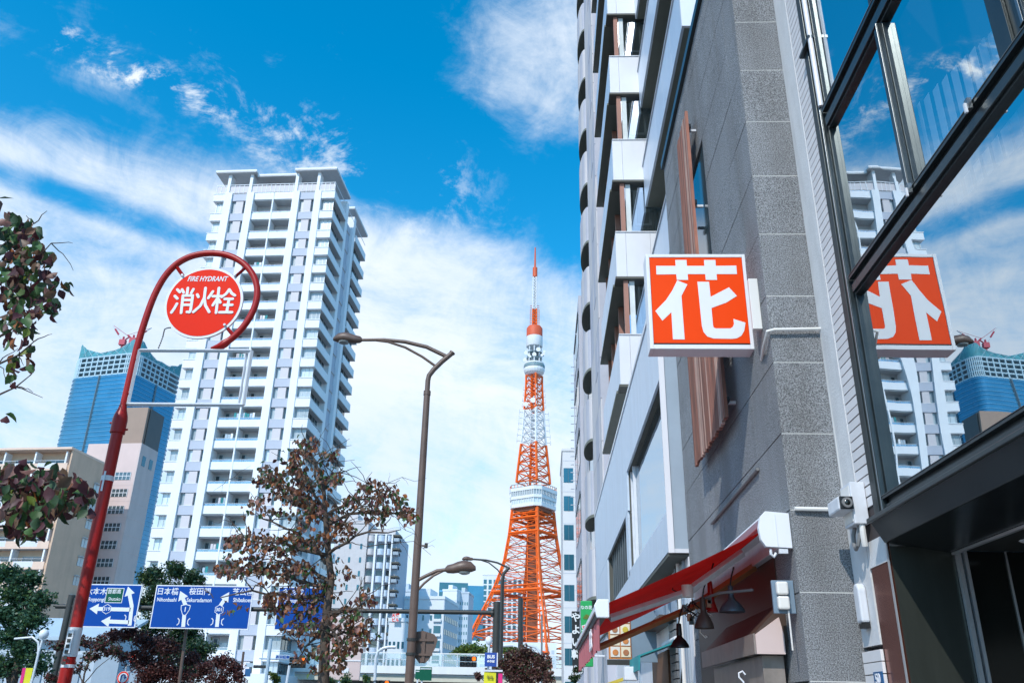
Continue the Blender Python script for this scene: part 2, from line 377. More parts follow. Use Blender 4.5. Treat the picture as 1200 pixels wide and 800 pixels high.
# ================================================================== GROUND
def ground(name, x0, x1, y0, y1, z, mat):
    b = B(); b.add([(x0, y0, z), (x1, y0, z), (x1, y1, z), (x0, y1, z)], [(0, 1, 2, 3)], mat); o = b.obj(name); o['kind'] = 'structure'; return o
ground('ground', -3000, 3000, -3000, 6000, -.12, 'paving')
ground('road', -40, -3.6, -60, 260, -.112, 'asphalt')
b = B(); b.box(-3.6, 1.9, -20, 60, -.11, 0, 'paving'); o = b.obj('pavement'); o['kind'] = 'structure'
b = B(); b.box(-3.78, -3.604, -20, 60, -.10, .01, 'kerb_stone'); o = b.obj('kerb'); o['kind'] = 'structure'
b = B()
for i in range(14): b.box(-9.1, -8.95, -10 + i * 8, -5 + i * 8, -.108, -.104, 'marking')
o = b.obj('lane_marking'); o['kind'] = 'structure'

# ================================================================== GLASS FRONTED BUILDING (nearest, right)
GX = 2.4
gb = root('glass_building', 'dark bronze framed glass fronted building nearest on the right, mirroring the sky', 'building', (3.0, 3.0, 0))
def frame_bar(name, y0, y1, z0, z1, dep=.10, ridge='h'):
    b = B(); b.box(GX - .02, GX + dep, y0, y1, z0, z1, 'bronze_frame')
    if ridge == 'h':
        h = z1 - z0
        b.box(GX - .055, GX - .0205, y0, y1, z1 - h * .30, z1 - h * .12, 'bronze_frame'); b.box(GX - .04, GX - .0205, y0, y1, z0 + h * .10, z0 + h * .45, 'bronze_frame'); b.box(GX - .060, GX - .0555, y0, y1, z1 - h * .16, z1 - h * .13, 'bronze_edge')
    else:
        h = y1 - y0
        b.box(GX - .055, GX - .0205, y0 + h * .1, y0 + h * .28, z0, z1, 'bronze_frame'); b.box(GX - .04, GX - .0205, y0 + h * .55, y0 + h * .9, z0, z1, 'bronze_frame'); b.box(GX - .060, GX - .0555, y0 + h * .14, y0 + h * .2, z0, z1, 'bronze_edge')
    return b.obj(name, gb, world=True, bevel=.004)
frame_bar('frame_post', 5.86, 6.13, 2.90, 12, ridge='v')
frame_bar('frame_post', 3.20, 3.55, 4.74, 12, ridge='v')
frame_bar('frame_post', 1.0, 1.15, 2.90, 4.55, ridge='v')
frame_bar('mullion', 4.66, 4.77, 4.745, 6.11, ridge='v')
frame_bar('mullion', 4.66, 4.77, 6.36, 12, ridge='v')
frame_bar('transom', .6, 5.86, 4.56, 4.74)
frame_bar('transom', 3.55, 5.86, 6.115, 6.35)
frame_bar('sill', .6, 5.90, 2.885, 3.03)
for y0, y1, z0, z1 in ((3.55, 4.66, 4.74, 6.115), (4.77, 5.86, 4.74, 6.115), (1.15, 5.86, 3.03, 4.56), (3.55, 4.66, 6.35, 9.5), (4.77, 5.86, 6.35, 9.5), (.6, 3.2, 4.74, 9.5)):
    b = B(); b.add([(GX + .012 + random.uniform(-.002, .002), y0, z0), (GX + .012, y1, z0), (GX + .012 + random.uniform(-.002, .002), y1, z1), (GX + .012, y0, z1)], [(0, 1, 2, 3)], 'mirror_pane'); b.obj('pane', gb, world=True)
# small window catches on the lower transom
for y in (4.62, 3.80):
    b = B(); b.box(GX - .085, GX - .061, y, y + .035, 4.66, 4.73, 'bronze_edge'); b.box(GX - .10, GX - .086, y + .01, y + .025, 4.64, 4.70, 'frame_grey'); b.obj('latch', gb, world=True)
# room behind the glass
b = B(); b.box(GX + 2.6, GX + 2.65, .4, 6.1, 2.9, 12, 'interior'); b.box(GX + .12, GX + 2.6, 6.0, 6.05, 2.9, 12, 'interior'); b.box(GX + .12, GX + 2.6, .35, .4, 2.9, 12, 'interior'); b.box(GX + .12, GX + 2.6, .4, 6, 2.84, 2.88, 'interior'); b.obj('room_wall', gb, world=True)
for k in range(9):       # vertical blinds, drawn up stepwise to one side
    b = B(); p_ = atx(1072 + k * 8.2, 128 - k * 10.5, GX + .12); b.prism([(p_.y, 4.5), (p_.y, p_.z), (p_.y - .075, p_.z), (p_.y - .075, 4.5)], 'x', GX + .12 + .012 * k, GX + .123 + .012 * k, 'blind_white'); b.obj('blind_slat', gb, world=True)
# wall strip: tiles and bare concrete end
b = B(); b.box(GX, GX + .3, 6.125, 6.44, 2.78, 12, 'tile_joint'); b.box(GX - .006, GX + .3, 6.44, 6.79, 2.08, 12, 'concrete_white'); b.box(GX - .012, GX - .0065, 6.455, 6.475, 2.9, 12, 'concrete_white'); b.obj('end_wall', gb, world=True)
tb = B(); tb.box(-.008, 0, 0, .300, 0, .066, 'tile_white'); t0 = None
nt_ = 0
for k in range(115):
    z = 3.02 + k * .0775
    if True:
        if t0 is None: t0 = tb.obj('tile', gb, loc=(GX - 3.0 - .001, 6.133 - 3.0, z))
        else: inst(t0, gb, (GX - 3.0 - .001 - random.uniform(0, .0015), 6.133 - 3.0, z))
# gutter joint on the corner post
b = B(); b.tube([(GX - .05, 5.88, 6.36), (GX - .05, 5.88, 12)], .022, 'frame_grey'); b.box(GX - .075, GX - .02, 5.86, 6.13, 7.1, 7.13, 'bronze_frame'); b.obj('edge_pipe', gb, world=True, smooth=True)
# canopy fascia under the glass, recess ceiling
b = B(); b.prism([(GX - .10, 2.885), (GX - .10, 2.865), (GX - .02, 2.72), (GX + .40, 2.66), (GX + .45, 2.66), (GX + .45, 2.88)], 'y', -3, 6.055, 'bronze_dark'); b.box(GX - .125, GX - .101, -3, 6.05, 2.850, 2.884, 'bronze_frame'); b.obj('canopy_fascia', gb, world=True, bevel=.006)
b = B(); b.box(GX + .42, GX + .445, -3, 6.04, 2.640, 2.657, 'alu'); b.obj('door_track', gb, world=True)
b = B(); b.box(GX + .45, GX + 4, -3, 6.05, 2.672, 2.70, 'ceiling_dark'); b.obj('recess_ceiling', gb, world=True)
b = B(); b.lathe([(.075, 0), (.085, -.006), (.07, -.014), (.045, -.012)], (GX + .75, 5.60, 2.671), 'sign_white', 20); b.obj('downlight', gb, world=True, smooth=True)
b = B(); b.box(GX - .004, GX + .012, 6.062, 6.41, -.1, 2.78, 'column_metal'); b.obj('column_side', gb, world=True)
b = B(); b.box(GX - .012, GX - .0045, 6.050, 6.072, -.1, 2.78, 'alu'); b.box(GX + .0125, GX + .44, 6.055, 6.12, -.1, 2.70, 'column_dark'); b.obj('column_front', gb, world=True)
b = B(); b.box(GX - .009, GX + .1, 6.075, 6.425, 2.60, 2.783, 'concrete_white'); b.obj('column_cap', gb, world=True)
for x, w in ((GX + .445, .03), (GX + .495, .022)):
    b = B(); b.box(x, x + w, 6.02, 6.054, -.1, 2.67, 'alu'); b.obj('door_rail', gb, world=True)
b = B(); b.box(GX + .52, GX + 1.5, 6.06, 6.1, -.1, 2.67, 'door_black'); b.obj('door_panel', gb, world=True)
b = B(); b.box(GX + .79, GX + .797, 6.045, 6.059, -.1, 2.67, 'alu'); b.box(GX + 1.52, GX + 4, 6.06, 6.1, -.1, 2.67, 'door_black'); b.obj('door_leaf', gb, world=True)
b = B(); b.box(GX + 2.5, GX + 2.6, -3, 6.05, -.1, 2.67, 'door_black'); b.obj('recess_wall', gb, world=True)
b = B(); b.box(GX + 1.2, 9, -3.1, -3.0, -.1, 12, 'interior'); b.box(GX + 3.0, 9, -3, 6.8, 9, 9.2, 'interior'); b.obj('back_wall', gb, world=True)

# address tiles, wall lamp cover, camera, conduit --------------------------------
at = root('address_tiles', 'short stack of white wall tiles with navy number plate at the bottom right', 'tile panel', (GX, 6.6, 1.5))
tb = B(); tb.box(-.03, -.008, -.20, .17, 0, .075, 'tile_white'); t1 = tb.obj('tile', at, loc=(0, 0, .47 - .001), bevel=.002)
for k in range(1, 8): inst(t1, at, (0, 0, .47 - k * .082))
b = B(); b.box(-.0078, 0, -.2, .17, -.2, .55, 'granite_joint'); b.obj('mortar', at)
b = B(); b.box(-.040, -.031, -.19, -.03, .30, .40, 'plate_navy'); pl_ = b.obj('number_plate', at)
text('50', .095, 'sign_white', 'plate_digits', at, (-.041, -.11, .35), rot=(math.pi / 2, 0, -math.pi / 2), world=False, off=.002)
wl = root('wall_cover', 'small rounded white cover on the pale concrete strip above the address tiles', 'wall fitting', (GX, 6.62, 2.38))
b = B(); b.prism([(-.06, -.14), (.05, -.14), (.05, .10), (.02, .14), (-.03, .14), (-.06, .10)], 'x', -.07, -.008, 'frame_grey'); b.obj('cover', wl, bevel=.015); b = B(); b.box(-.06, -.01, -.05, .04, -.18, -.145, 'black'); b.obj('cover_base', wl)
sc = root('security_camera', 'small dark square security camera at the granite corner beside a junction box', 'camera', (2.228, 6.42, 3.045))
b = B(); b.box(-.055, .055, -.16, .10, -.05, .055, 'frame_grey'); b.obj('housing', sc, bevel=.015)
b = B(); b.box(-.050, .050, -.172, -.161, -.045, .05, 'black'); b.obj('front_plate', sc, bevel=.012)
b = B(); b.lathe([(.038, 0), (.038, -.02), (.026, -.022)], (0, -.172, 0), 'cable', 20, 'y'); b.lathe([(.022, 0), (.012, -.006)], (0, -.194, 0), 'door_black', 16, 'y'); b.obj('lens', sc, smooth=True)
b = B(); b.box(.056, .13, .0, .06, -.03, .02, 'frame_grey'); b.obj('bracket', sc)
jb = root('junction_box', 'pale grey metal junction box beside the security camera', 'junction box', (2.40, 6.40, 2.95))
b = B(); b.box(-.12, -.013, -.12, .10, -.05, .26, 'frame_grey'); b.obj('box', jb, bevel=.006)
b = B(); b.box(-.125, -.1205, -.10, .08, -.03, .24, 'plastic_white'); b.obj('box_lid', jb, bevel=.003)
b = B(); b.tube([(-.07, -.05, -.05), (-.075, -.055, -.13), (-.09, -.03, -.19), (-.09, .02, -.21), (-.085, .06, -.17), (-.08, .06, -.10), (-.07, .04, -.05)], .016, 'cable', 8); b.obj('cable_loop', jb, smooth=True)
b = B(); b.tube([(-.06, -.085, -.05), (-.06, -.085, -.14), (-.05, -.06, -.20)], .022, 'plastic_white', 8); b.obj('cable_gland', jb, smooth=True)

# ================================================================== GRANITE BUILDING
QX, QY = 1.97, 6.8
gr = root('granite_building', 'grey speckled granite clad building with its corner facing the street', 'building', (QX + 2, QY + 2, 0))
b = B(); b.box(QX + .03, 8, QY + .03, 11.68, -.1, 9.80, 'granite_joint'); b.obj('core_wall', gr, world=True)
joints = [1.84 + .6355 * k - .6355 * 3 for k in range(17)]
WY0, WY1, WZ0, WZ1 = 8.75, 9.90, 4.40, 8.60
ycuts = [QY, 7.24, 7.62, 8.75, 9.3, 9.90, 11.0, 11.70]
for j in range(len(joints) - 1):
    z0, z1 = joints[j] + .005, min(joints[j + 1] - .005, 9.80)
    if z0 > 9.8: continue
    b = B(); b.box(QX, 8, QY - random.uniform(0, .003), QY + .03, z0, z1, 'granite'); b.obj('stone_panel', gr, world=True)
    b = B(); b.box(QX + .004, 3, QY - .0005, QY + .02, z1 + .001, z1 + .009, 'joint_pale'); b.obj('mortar_line', gr, world=True)
    if z1 < 2.0: continue
    for i in range(len(ycuts) - 1):
        a0, a1 = ycuts[i] + (.0301 if i == 0 else .0012), ycuts[i + 1] - .0025
        if a0 > WY0 - .01 and a1 < WY1 + .01 and z0 > WZ0 and z1 < WZ1 + .1: continue
        b = B(); b.box(QX - random.uniform(0, .003), QX + .03, a0, a1, z0, z1, 'granite'); b.obj('stone_panel', gr, world=True)
b = B(); b.box(QX - .05, QX + .25, QY + .3, 11.72, 9.81, 9.93, 'bronze_frame'); b.box(QX - .05, 8, QY - .05, QY + .3, 9.81, 9.93, 'bronze_frame'); b.obj('roof_coping', gr, world=True)
win = B(); win.box(QX + .02, QX + .06, WY0, WY1, WZ0, WZ1, 'glass_win'); wn = win.obj('window', gr, world=True)
b = B()
for y in (WY0, 9.30, WY1 - .05): b.box(QX - .02, QX + .02, y, y + .05, WZ0, WZ1, 'bronze_frame')
for z in (WZ0, 5.85, 7.3, WZ1 - .05): b.box(QX - .015, QX + .019, WY0, WY1, z, z + .05, 'bronze_frame')
b.obj('window_frame', wn, world=False)
f_ = C.objects[-1] if False else None
for o in list(wn.children): o.data.transform(XF[gr].inverted())
# open casement standing out of the window opening
b = B(); b.box(QX - .24, QX - .03, 8.36, 8.40, 4.46, 5.80, 'glass_win'); b.box(QX - .26, QX - .01, 8.35, 8.355, 4.42, 5.84, 'bronze_dark'); b.obj('casement', wn, world=False); wn.children[-1].data.transform(XF[gr].inverted())
# wooden slat screens
def screen(name, lab, y0, y1, z0, z1, x):
    s = root(name, lab, 'wooden screen', (x, (y0 + y1) / 2, z0), 0, 'timber slat screens on the granite wall')
    n = int((y1 - y0) / .062); first = None
    for k in range(n):
        y = y0 + k * .062
        bb = B(); dz = random.uniform(-.02, .02); bb.box(x - .018, x + .018, y, y + .040, z0 + dz, z1 + dz, random.choice(('wood_red', 'wood_red', 'wood_pale'))); bb.obj('slat', s, world=True)
    for z in (z0 + .18, (z0 + z1) / 2, z1 - .25):
        bb = B(); bb.box(x + .019, x + .045, y0, y1, z, z + .05, 'bronze_dark'); bb.obj('rail', s, world=True)
        for y in (y0 + .1, y1 - .15):
            bb = B(); bb.box(x + .0455, QX + .01, y, y + .03, z + .01, z + .04, 'frame_grey'); bb.obj('bracket', s, world=True)
screen('slat_screen', 'weathered red brown timber slat screen, the narrower upper one above the flower sign', 8.95, 9.72, 5.98, 8.78, 1.84)
screen('slat_screen', 'wide weathered red brown timber slat screen with ragged lower edge below the flower sign', 8.16, 10.05, 4.33, 5.92, 1.84)

# conduits
cd = root('conduit', 'white conduit pipe running from the sign along the granite front and down to the camera', 'pipe', (2.2, 6.78, 3.0))
b = B(); b.tube([(1.97, 7.15, 4.55), (1.93, 6.90, 4.57), (1.94, 6.765, 4.66), (2.00, 6.755, 4.67), (2.42, 6.755, 4.68)], .014, 'plastic_white', 8); b.obj('sign_pipe', cd, world=True, smooth=True)
b = B(); b.tube([(2.41, 6.76, 4.68), (2.405, 6.76, 3.2)], .016, 'plastic_white', 8); b.obj('down_pipe', cd, world=True, smooth=True)
cd2 = root('conduit', 'short horizontal white conduit from the awning to the security camera', 'pipe', (2.1, 6.75, 3.09))
b = B(); b.tube([(2.00, 6.775, 3.115), (2.28, 6.765, 3.11)], .017, 'plastic_white', 8); b.obj('pipe', cd2, world=True, smooth=True)
cd3 = root('conduit', 'grey conduit fixed at a slant along the granite side wall above the awning', 'pipe', (1.95, 8.4, 3.6))
b = B(); b.tube([(1.95, 7.6, 3.66), (1.95, 9.9, 3.63)], .016, 'cable', 8); b.obj('pipe', cd3, world=True, smooth=True)

# ================================================================== FLOWER SIGN
fs = root('shop_sign', 'square orange projecting lightbox sign reading 花 on the granite wall', 'sign', (1.49, 7.45, 4.7))
SX0, SX1, SZ0, SZ1, SY = 1.00, 1.975, 4.74, 5.755, 7.35
b = B()
th = .035
b.box(SX0, SX0 + th, SY, SY + .20, SZ0, SZ1, 'sign_white'); b.box(SX1 - th, SX1, SY, SY + .20, SZ0, SZ1, 'sign_white')
b.box(SX0 + th, SX1 - th, SY, SY + .20, SZ1 - th, SZ1, 'sign_white'); b.box(SX0 + th, SX1 - th, SY, SY + .20, SZ0, SZ0 + .045, 'sign_white'); b.box(SX0 + th, SX1 - th, SY + .185, SY + .198, SZ0 + .045, SZ1 - th, 'sign_white')
b.obj('sign_case', fs, world=True, bevel=.004)
b = B(); b.box(SX0 + .05, SX1 - .05, SY + .002, SY + .012, SZ0 + .047, SZ0 + .058, 'black'); b.obj('drip_slot', fs, world=True)
FX0, FX1, FZ0, FZ1 = SX0 + th + .003, SX1 - th - .003, SZ0 + .062, SZ1 - th - .003
b = B(); b.box(FX0, FX1, SY + .006, SY + .02, FZ0, FZ1, 'sign_orange'); b.obj('face_panel', fs, world=True)
# the character, traced on an upright grid 0..1 from the panel's corners (zoom pixels 103-700 by 104-645)
def fz(u, v): return (FX0 + (FX1 - FX0) * u, FZ1 - (FZ1 - FZ0) * v)
def q(x, y):   # undo the slight skew of the face in the photograph
    v = (y - 103) / 543.0; l = 102 + 32 * v; r = 697 + 60 * v; return fz((x - l) / (r - l), v)
K1 = [(145, 157), (272, 157), (269, 118), (342, 118), (345, 157), (458, 157), (455, 118), (529, 118), (532, 157), (664, 155), (669, 211), (537, 211), (541, 249), (468, 249), (464, 211), (350, 211), (354, 249), (281, 249), (276, 212), (148, 214)]
K2 = [(283, 252), (349, 278), (311, 352), (333, 624), (257, 624), (246, 456), (188, 509), (142, 448), (210, 380), (250, 320)]
K3 = [(414, 261), (489, 261), (500, 358), (618, 297), (670, 352), (600, 395), (506, 429), (516, 535), (520, 550), (534, 556), (630, 556), (645, 545), (652, 528), (648, 497), (726, 520), (718, 570), (700, 600), (672, 616), (640, 620), (520, 618), (480, 606), (455, 578), (444, 540)]
for K in (K1, K2, K3):
    b = B(); P = [q(*p) for p in K]
    # triangulate concave outline through bmesh
    bm = bmesh.new(); vs = [bm.verts.new((p[0], SY + .0035, p[1])) for p in P]; f = bm.faces.new(vs)
    r_ = bmesh.ops.extrude_face_region(bm, geom=[f]); 
    for v in [x for x in r_['geom'] if isinstance(x, bmesh.types.BMVert)]: v.co.y += .0025
    bmesh.ops.recalc_face_normals(bm, faces=bm.faces); bmesh.ops.triangulate(bm, faces=bm.faces)
    me = bpy.data.meshes.new('character_stroke'); bm.to_mesh(me); bm.free(); me.materials.append(MATS['sign_white']); me.transform(XF[fs].inverted())
    o = bpy.data.objects.new('character_stroke', me); C.objects.link(o); o.parent = fs
bk = B(); bk.box(1.90, 1.969, 7.56, 7.66, 4.90, 5.58, 'plastic_white'); bk.box(1.88, 1.969, 7.552, 7.559, 4.9, 5.58, 'plastic_white'); bk.obj('wall_bracket', fs, world=True)
b = B(); b.box(1.885, 1.968, 7.00, 7.05, 4.79, 5.30, 'plastic_white'); b.obj('mounting_box', fs, world=True, bevel=.004)

# ================================================================== AWNING
aw = root('awning', 'red retractable awning with white end cap and faded valance on the granite wall', 'awning', (1.9, 9, 3.0))
b = B(); cap = [(1.965, 3.09), (1.78, 3.105), (1.735, 3.06), (1.715, 2.97), (1.725, 2.88), (1.76, 2.825), (1.965, 2.815)]
b.prism(cap, 'y', 6.83, 6.88, 'sign_white'); b.box(1.85, 1.856, 6.826, 6.8295, 2.83, 3.08, 'frame_grey')
b.obj('end_cap', aw, world=True, bevel=.008)
b = B(); b.prism([(x + (.006 if x < 1.9 else 0), z - .004) for x, z in [(1.965, 3.09), (1.78, 3.105), (1.735, 3.06), (1.76, 3.02), (1.965, 3.0)]], 'y', 6.881, 11.2, 'sign_white'); b.box(1.90, 1.965, 6.881, 11.2, 2.84, 3.0, 'frame_grey'); b.obj('cassette', aw, world=True, bevel=.006)
YF0, YF1 = 6.95, 11.1
nu, nv = 14, 16; vs = []; fs_ = []
for j in range(nv + 1):
    for i in range(nu + 1):
        u = i / nu; v = j / nv; x = 1.80 - u * 1.34; z = 2.985 - u * .615 - .012 * math.sin(math.pi * u) + .006 * math.sin(v * 22) * math.sin(math.pi * u); vs.append((x, YF0 + (YF1 - YF0) * v, z))
for j in range(nv):
    for i in range(nu): a0 = j * (nu + 1) + i; fs_.append((a0, a0 + 1, a0 + nu + 2, a0 + nu + 1))
b = B(); b.add(vs, fs_, 'awning_red'); b.obj('canvas', aw, world=True, smooth=True)
b = B(); b.prism([(.50, 2.40), (.44, 2.40), (.42, 2.36), (.43, 2.29), (.50, 2.29)], 'y', 6.99, 11.2, 'pole_dark'); b.box(.405, .419, 6.99, 11.2, 2.33, 2.37, 'sign_white'); b.obj('front_bar', aw, world=True)
b = B(); b.prism([(.52, 2.42), (.43, 2.42), (.40, 2.37), (.42, 2.28), (.52, 2.28)], 'y', 6.94, 6.989, 'sign_white'); b.obj('bar_cap', aw, world=True, bevel=.008)
vs = []; fs_ = []; n = 60
for i in range(n + 1):
    y = 7.0 + 4.15 * i / n; wv = .012 * math.sin(i * 1.1); lo = 2.06 - .015 * abs(math.sin(i * .8)); vs += [(.445 + wv * .3, y, 2.29), (.44 + wv, y, lo)]
for i in range(n): fs_.append((2 * i, 2 * i + 2, 2 * i + 3, 2 * i + 1))
b = B(); b.add(vs, fs_, 'awning_valance'); va = b.obj('valance', aw, world=True, smooth=True)
tx = text('はな', .20, 'sign_white', 'valance_lettering', va, (0, 0, 0), rot=(math.pi / 2, 0, -math.pi / 2), world=False, off=.004); tx.location = (.420 - 1.9, 7.9 - 9, 2.165 - 3.0)
b = B(); b.bar((1.74, 7.55, 2.90), (1.24, 7.60, 2.565), .055, 'frame_grey'); b.bar((1.24, 7.60, 2.565), (.55, 7.35, 2.315), .048, 'frame_grey'); b.obj('folding_arm', aw, world=True, bevel=.006)
b = B(); b.tube([(1.24, 7.57, 2.52), (1.24, 7.57, 2.62)], .05, 'plastic_white', 12); b.obj('arm_joint', aw, world=True, smooth=True)
b = B(); b.bar((1.93, 7.95, 2.845), (1.36, 7.98, 2.49), .055, 'arm_brown'); b.bar((1.36, 7.98, 2.49), (.49, 7.95, 2.125), .045, 'arm_brown'); b.obj('folding_arm', aw, world=True, bevel=.005, label='orange brown arm of the awning')
b = B(); b.tube([(1.80, 6.86, 2.81), (1.80, 6.86, 2.77), (1.82, 6.86, 2.75), (1.84, 6.86, 2.78)], .012, 'frame_grey', 8); b.box(1.86, 1.93, 6.84, 6.87, 2.775, 2.812, 'frame_grey'); b.obj('crank_eye', aw, world=True)

# steel hood, shop front beneath
hd = root('range_hood', 'stained steel canopy hood over the shop counter under the red awning', 'hood', (1.7, 8.0, 2.0))
b = B(); b.prism([(1.965, 2.46), (1.70, 2.20), (1.70, 2.14), (1.965, 2.14)], 'y', 7.25, 9.6, 'hood_dark'); b.obj('hood_roof', hd, world=True)
b = B(); b.box(1.685, 1.699, 7.22, 9.62, 2.05, 2.205, 'hood_steel'); b.box(1.70, 1.96, 7.60, 7.63, 2.05, 2.13, 'hood_steel'); b.obj('hood_edge', hd, world=True)
b = B(); b.prism([(1.70, 2.05), (1.70, 2.195), (1.90, 2.33), (1.925, 2.20), (1.925, 2.05)], 'y', 7.20, 7.245, 'pink_wall'); b.obj('hood_end', hd, world=True)
b = B(); b.box(1.76, 1.93, 7.30, 9.4, 1.84, 2.045, 'hood_steel'); b.obj('hood_duct', hd, world=True)
sf = root('flower_shop', 'dark flower shop opening under the steel hood', 'shop', (1.9, 9, 0))
b = B(); b.box(1.96, 1.969, 7.4, 11.3, -.1, 2.85, 'hood_dark'); b.obj('back_wall', sf, world=True)
b = B(); b.box(1.0, 1.94, 7.5, 10.3, 1.60, 1.66, 'pole_dark'); b.obj('counter_beam', sf, world=True)
bx_ = root('switch_box', 'white twin switch box on a blue grey backing plate under the awning', 'switch box', (1.88, 6.95, 2.46))
b = B(); b.box(-.085, .085, -.03, 0, -.13, .12, 'plate_blue'); b.obj('backing_plate', bx_, bevel=.004)
for z in (-.055, .055):
    b = B(); b.box(-.06, .03, -.085, -.031, z - .05, z + .05, 'plastic_white'); b.obj('switch_cover', bx_, bevel=.014)
b = B(); b.tube([(.02, -.05, -.11), (.02, -.05, -.40)], .007, 'plastic_white', 6); b.obj('lead', bx_)
def lamp(lab, x, y, z, r, mat, h=.13, stem=True, bell=True):
    l = root('work_lamp', lab, 'lamp', (x, y, z), 0, 'clip lamps hanging under the awning')
    b = B()
    prof = [(r * .28, h), (r * .34, h * .86), (r * .72, h * .55), (r, h * .2), (r * 1.04, 0), (r * .98, .003)] if bell else [(r * .45, h), (r * .5, h * .6), (r * .95, 0), (r * .9, .003)]
    b.lathe(prof, (0, 0, 0), mat, 22); b.obj('lamp_shade', l, smooth=True)
    b = B(); b.lathe([(.018, h + .10), (.022, h + .09), (.026, h)], (0, 0, 0), mat, 12); b.obj('socket', l, smooth=True)
    b = B(); b.tube([(0, 0, h + .10), (.02, .01, h + .18), (.05, .02, h + .26)], .007, 'black', 6); b.obj('lamp_cord', l)
lamp('blue grey dome shaded work lamp, largest under the red awning', 1.615, 7.6, 2.405, .105, 'dome_grey', .12)
lamp('red conical work lamp left of the grey dome lamp', 1.47, 7.75, 2.42, .060, 'hydrant_red', .16, bell=False)
lamp('dark brown bell shaped work lamp under the red lamp', 1.37, 7.6, 2.27, .078, 'hood_dark', .15)
lamp('black bell shaped work lamp hanging lowest and leftmost', 1.20, 7.9, 2.135, .078, 'black', .10)
wr = root('wiring_tangle', 'tangle of black wiring hanging under the awning between the lamps', 'wiring', (1.3, 7.7, 2.4))
for k in range(9):
    b = B(); a0 = Vector((random.uniform(-.12, .18), random.uniform(-.1, .1), random.uniform(-.05, .16))); pts = [a0]
    for j in range(9): a0 = a0 + Vector((random.uniform(-.05, .05), random.uniform(-.03, .03), random.uniform(-.05, .04))); pts.append(a0)
    b.tube(pts, .005, 'black' if k % 3 else 'plastic_white', 5); b.obj('wire', wr, smooth=True)
for k in range(5):
    b = B(); x, z = random.uniform(-.1, .15), random.uniform(-.16, .1); b.box(x, x + .035, -.02, .02, z, z + .06, random.choice(['plastic_white', 'cable', 'black', 'arm_brown'])); b.obj('socket_box', wr)
b = B(); b.tube([(1.75, 7.35, 2.56), (1.50, 7.5, 2.55), (1.30, 7.8, 2.50)], .012, 'cable', 6); rl = b.obj('lamp_rail'); tag(rl, 'thin horizontal rail carrying the lamps under the awning', 'rail')
hk = root('s_hook', 'white plastic hook hanging below the steel hood', 'hook', (1.55, 7.1, 1.84))
b = B(); b.tube([(.02, 0, .05), (.0, 0, .075), (-.03, 0, .06), (-.03, 0, .03), (0, 0, .0), (.01, 0, -.05), (0, 0, -.10)], .007, 'sign_white', 8); b.obj('hook', hk, smooth=True)

# ================================================================== WHITE PANEL BUILDING (podium, bay and tower)
wb = root('panel_building', 'pale blue metal panelled building with long window ribbons beyond the granite one', 'building', (3, 18, 0))
PX = 1.70
def panels(x0, x1, ylist, z0, z1, mat='panel_blue', axis='x', name='panel', gap=.006):
    for i in range(len(ylist) - 1):
        b = B()
        if axis == 'x': b.box(x0, x1, ylist[i] + gap, ylist[i + 1] - gap, z0, z1, mat)
        else: b.box(ylist[i] + gap, ylist[i + 1] - gap, x0, x1, z0, z1, mat)
        b.obj(name, wb, world=True)
def rng(a, b_, st): 
    n = max(1, round((b_ - a) / st)); return [a + (b_ - a) * k / n for k in range(n + 1)]
b = B(); b.box(PX + .36, 8, 11.75, 18.2, 3.62, 7.3, 'panel_grey'); b.box(PX + .36, 8, 18.2, 28, 3.62, 7.3, 'panel_grey'); b.obj('podium_core', wb, world=True)
b = B(); b.box(PX, 1.78, 11.70, 11.742, 3.60, 7.48, 'panel_white'); b.obj('corner_post', wb, world=True)
b = B(); b.box(1.783, 2.3, 11.72, 11.742, 3.66, 7.46, 'panel_grey'); b.obj('end_panel', wb, world=True)
b = B(); b.box(1.783, 2.3, 11.700, 11.719, 3.60, 3.655, 'frame_grey'); b.obj('end_trim', wb, world=True)
b = B(); b.box(PX, 2.2, 11.745, 28, 3.56, 3.60, 'soffit_dark'); b.obj('podium_soffit', wb, world=True)
panels(PX, PX + .04, rng(11.745, 17.0, .52), 6.12, 7.48)
panels(PX, PX + .04, rng(17.0, 28.0, .55), 5.33, 7.48)
panels(PX, PX + .04, rng(11.745, 17.2, .52), 3.62, 4.16)
panels(PX, PX + .04, rng(17.2, 28.0, .55), 3.62, 4.06)
panels(PX, PX + .04, [17.06, 17.55], 4.08, 5.32)
panels(PX, PX + .04, rng(22.9, 28, .5), 4.08, 5.32)
b = B(); b.box(PX - .02, PX + .36, 11.75, 28, 7.481, 7.56, 'panel_white'); b.obj('podium_coping', wb, world=True)
def wbox(name, y0, y1, z0, z1, x=PX, rec=.30, lou=False, gm='clear_pane'):
    b = B(); b.box(x + .041, x + rec, y0, y1, z1 - .004, z1 - .001, 'soffit_dark'); b.box(x + .041, x + rec, y1 - .003, y1 - .001, z0, z1 - .005, 'soffit_dark'); b.box(x + .041, x + rec, y0, y1 - .004, z0 + .001, z0 + .004, 'panel_grey'); b.obj('reveal', wb, world=True)
    b = B(); b.box(x + rec + .02, x + rec + .03, y0, y1, z0, z1, 'interior'); b.obj('window_back', wb, world=True)
    f = B()
    for y in [y0 + .02, y1 - .07] + ([] if lou else [y0 + (y1 - y0) * .90]): f.box(x + rec - .06, x + rec - .002, y, y + .05, z0 + .005, z1 - .005, 'frame_grey')
    fo = f.obj('window_frame', wb, world=True)
    if lou:
        for k in range(int((y1 - y0) / .55)):
            b = B(); y = y0 + .1 + k * .55; b.box(x + .08, x + rec - .07, y, y + .06, z0 + .006, z1 - .006, 'bronze_edge'); b.obj('louver', wb, world=True)
    b = B(); b.add([(x + rec, y0, z0), (x + rec, y1, z0), (x + rec, y1, z1), (x + rec, y0, z1)], [(0, 1, 2, 3)], gm); b.obj('pane', wb, world=True)
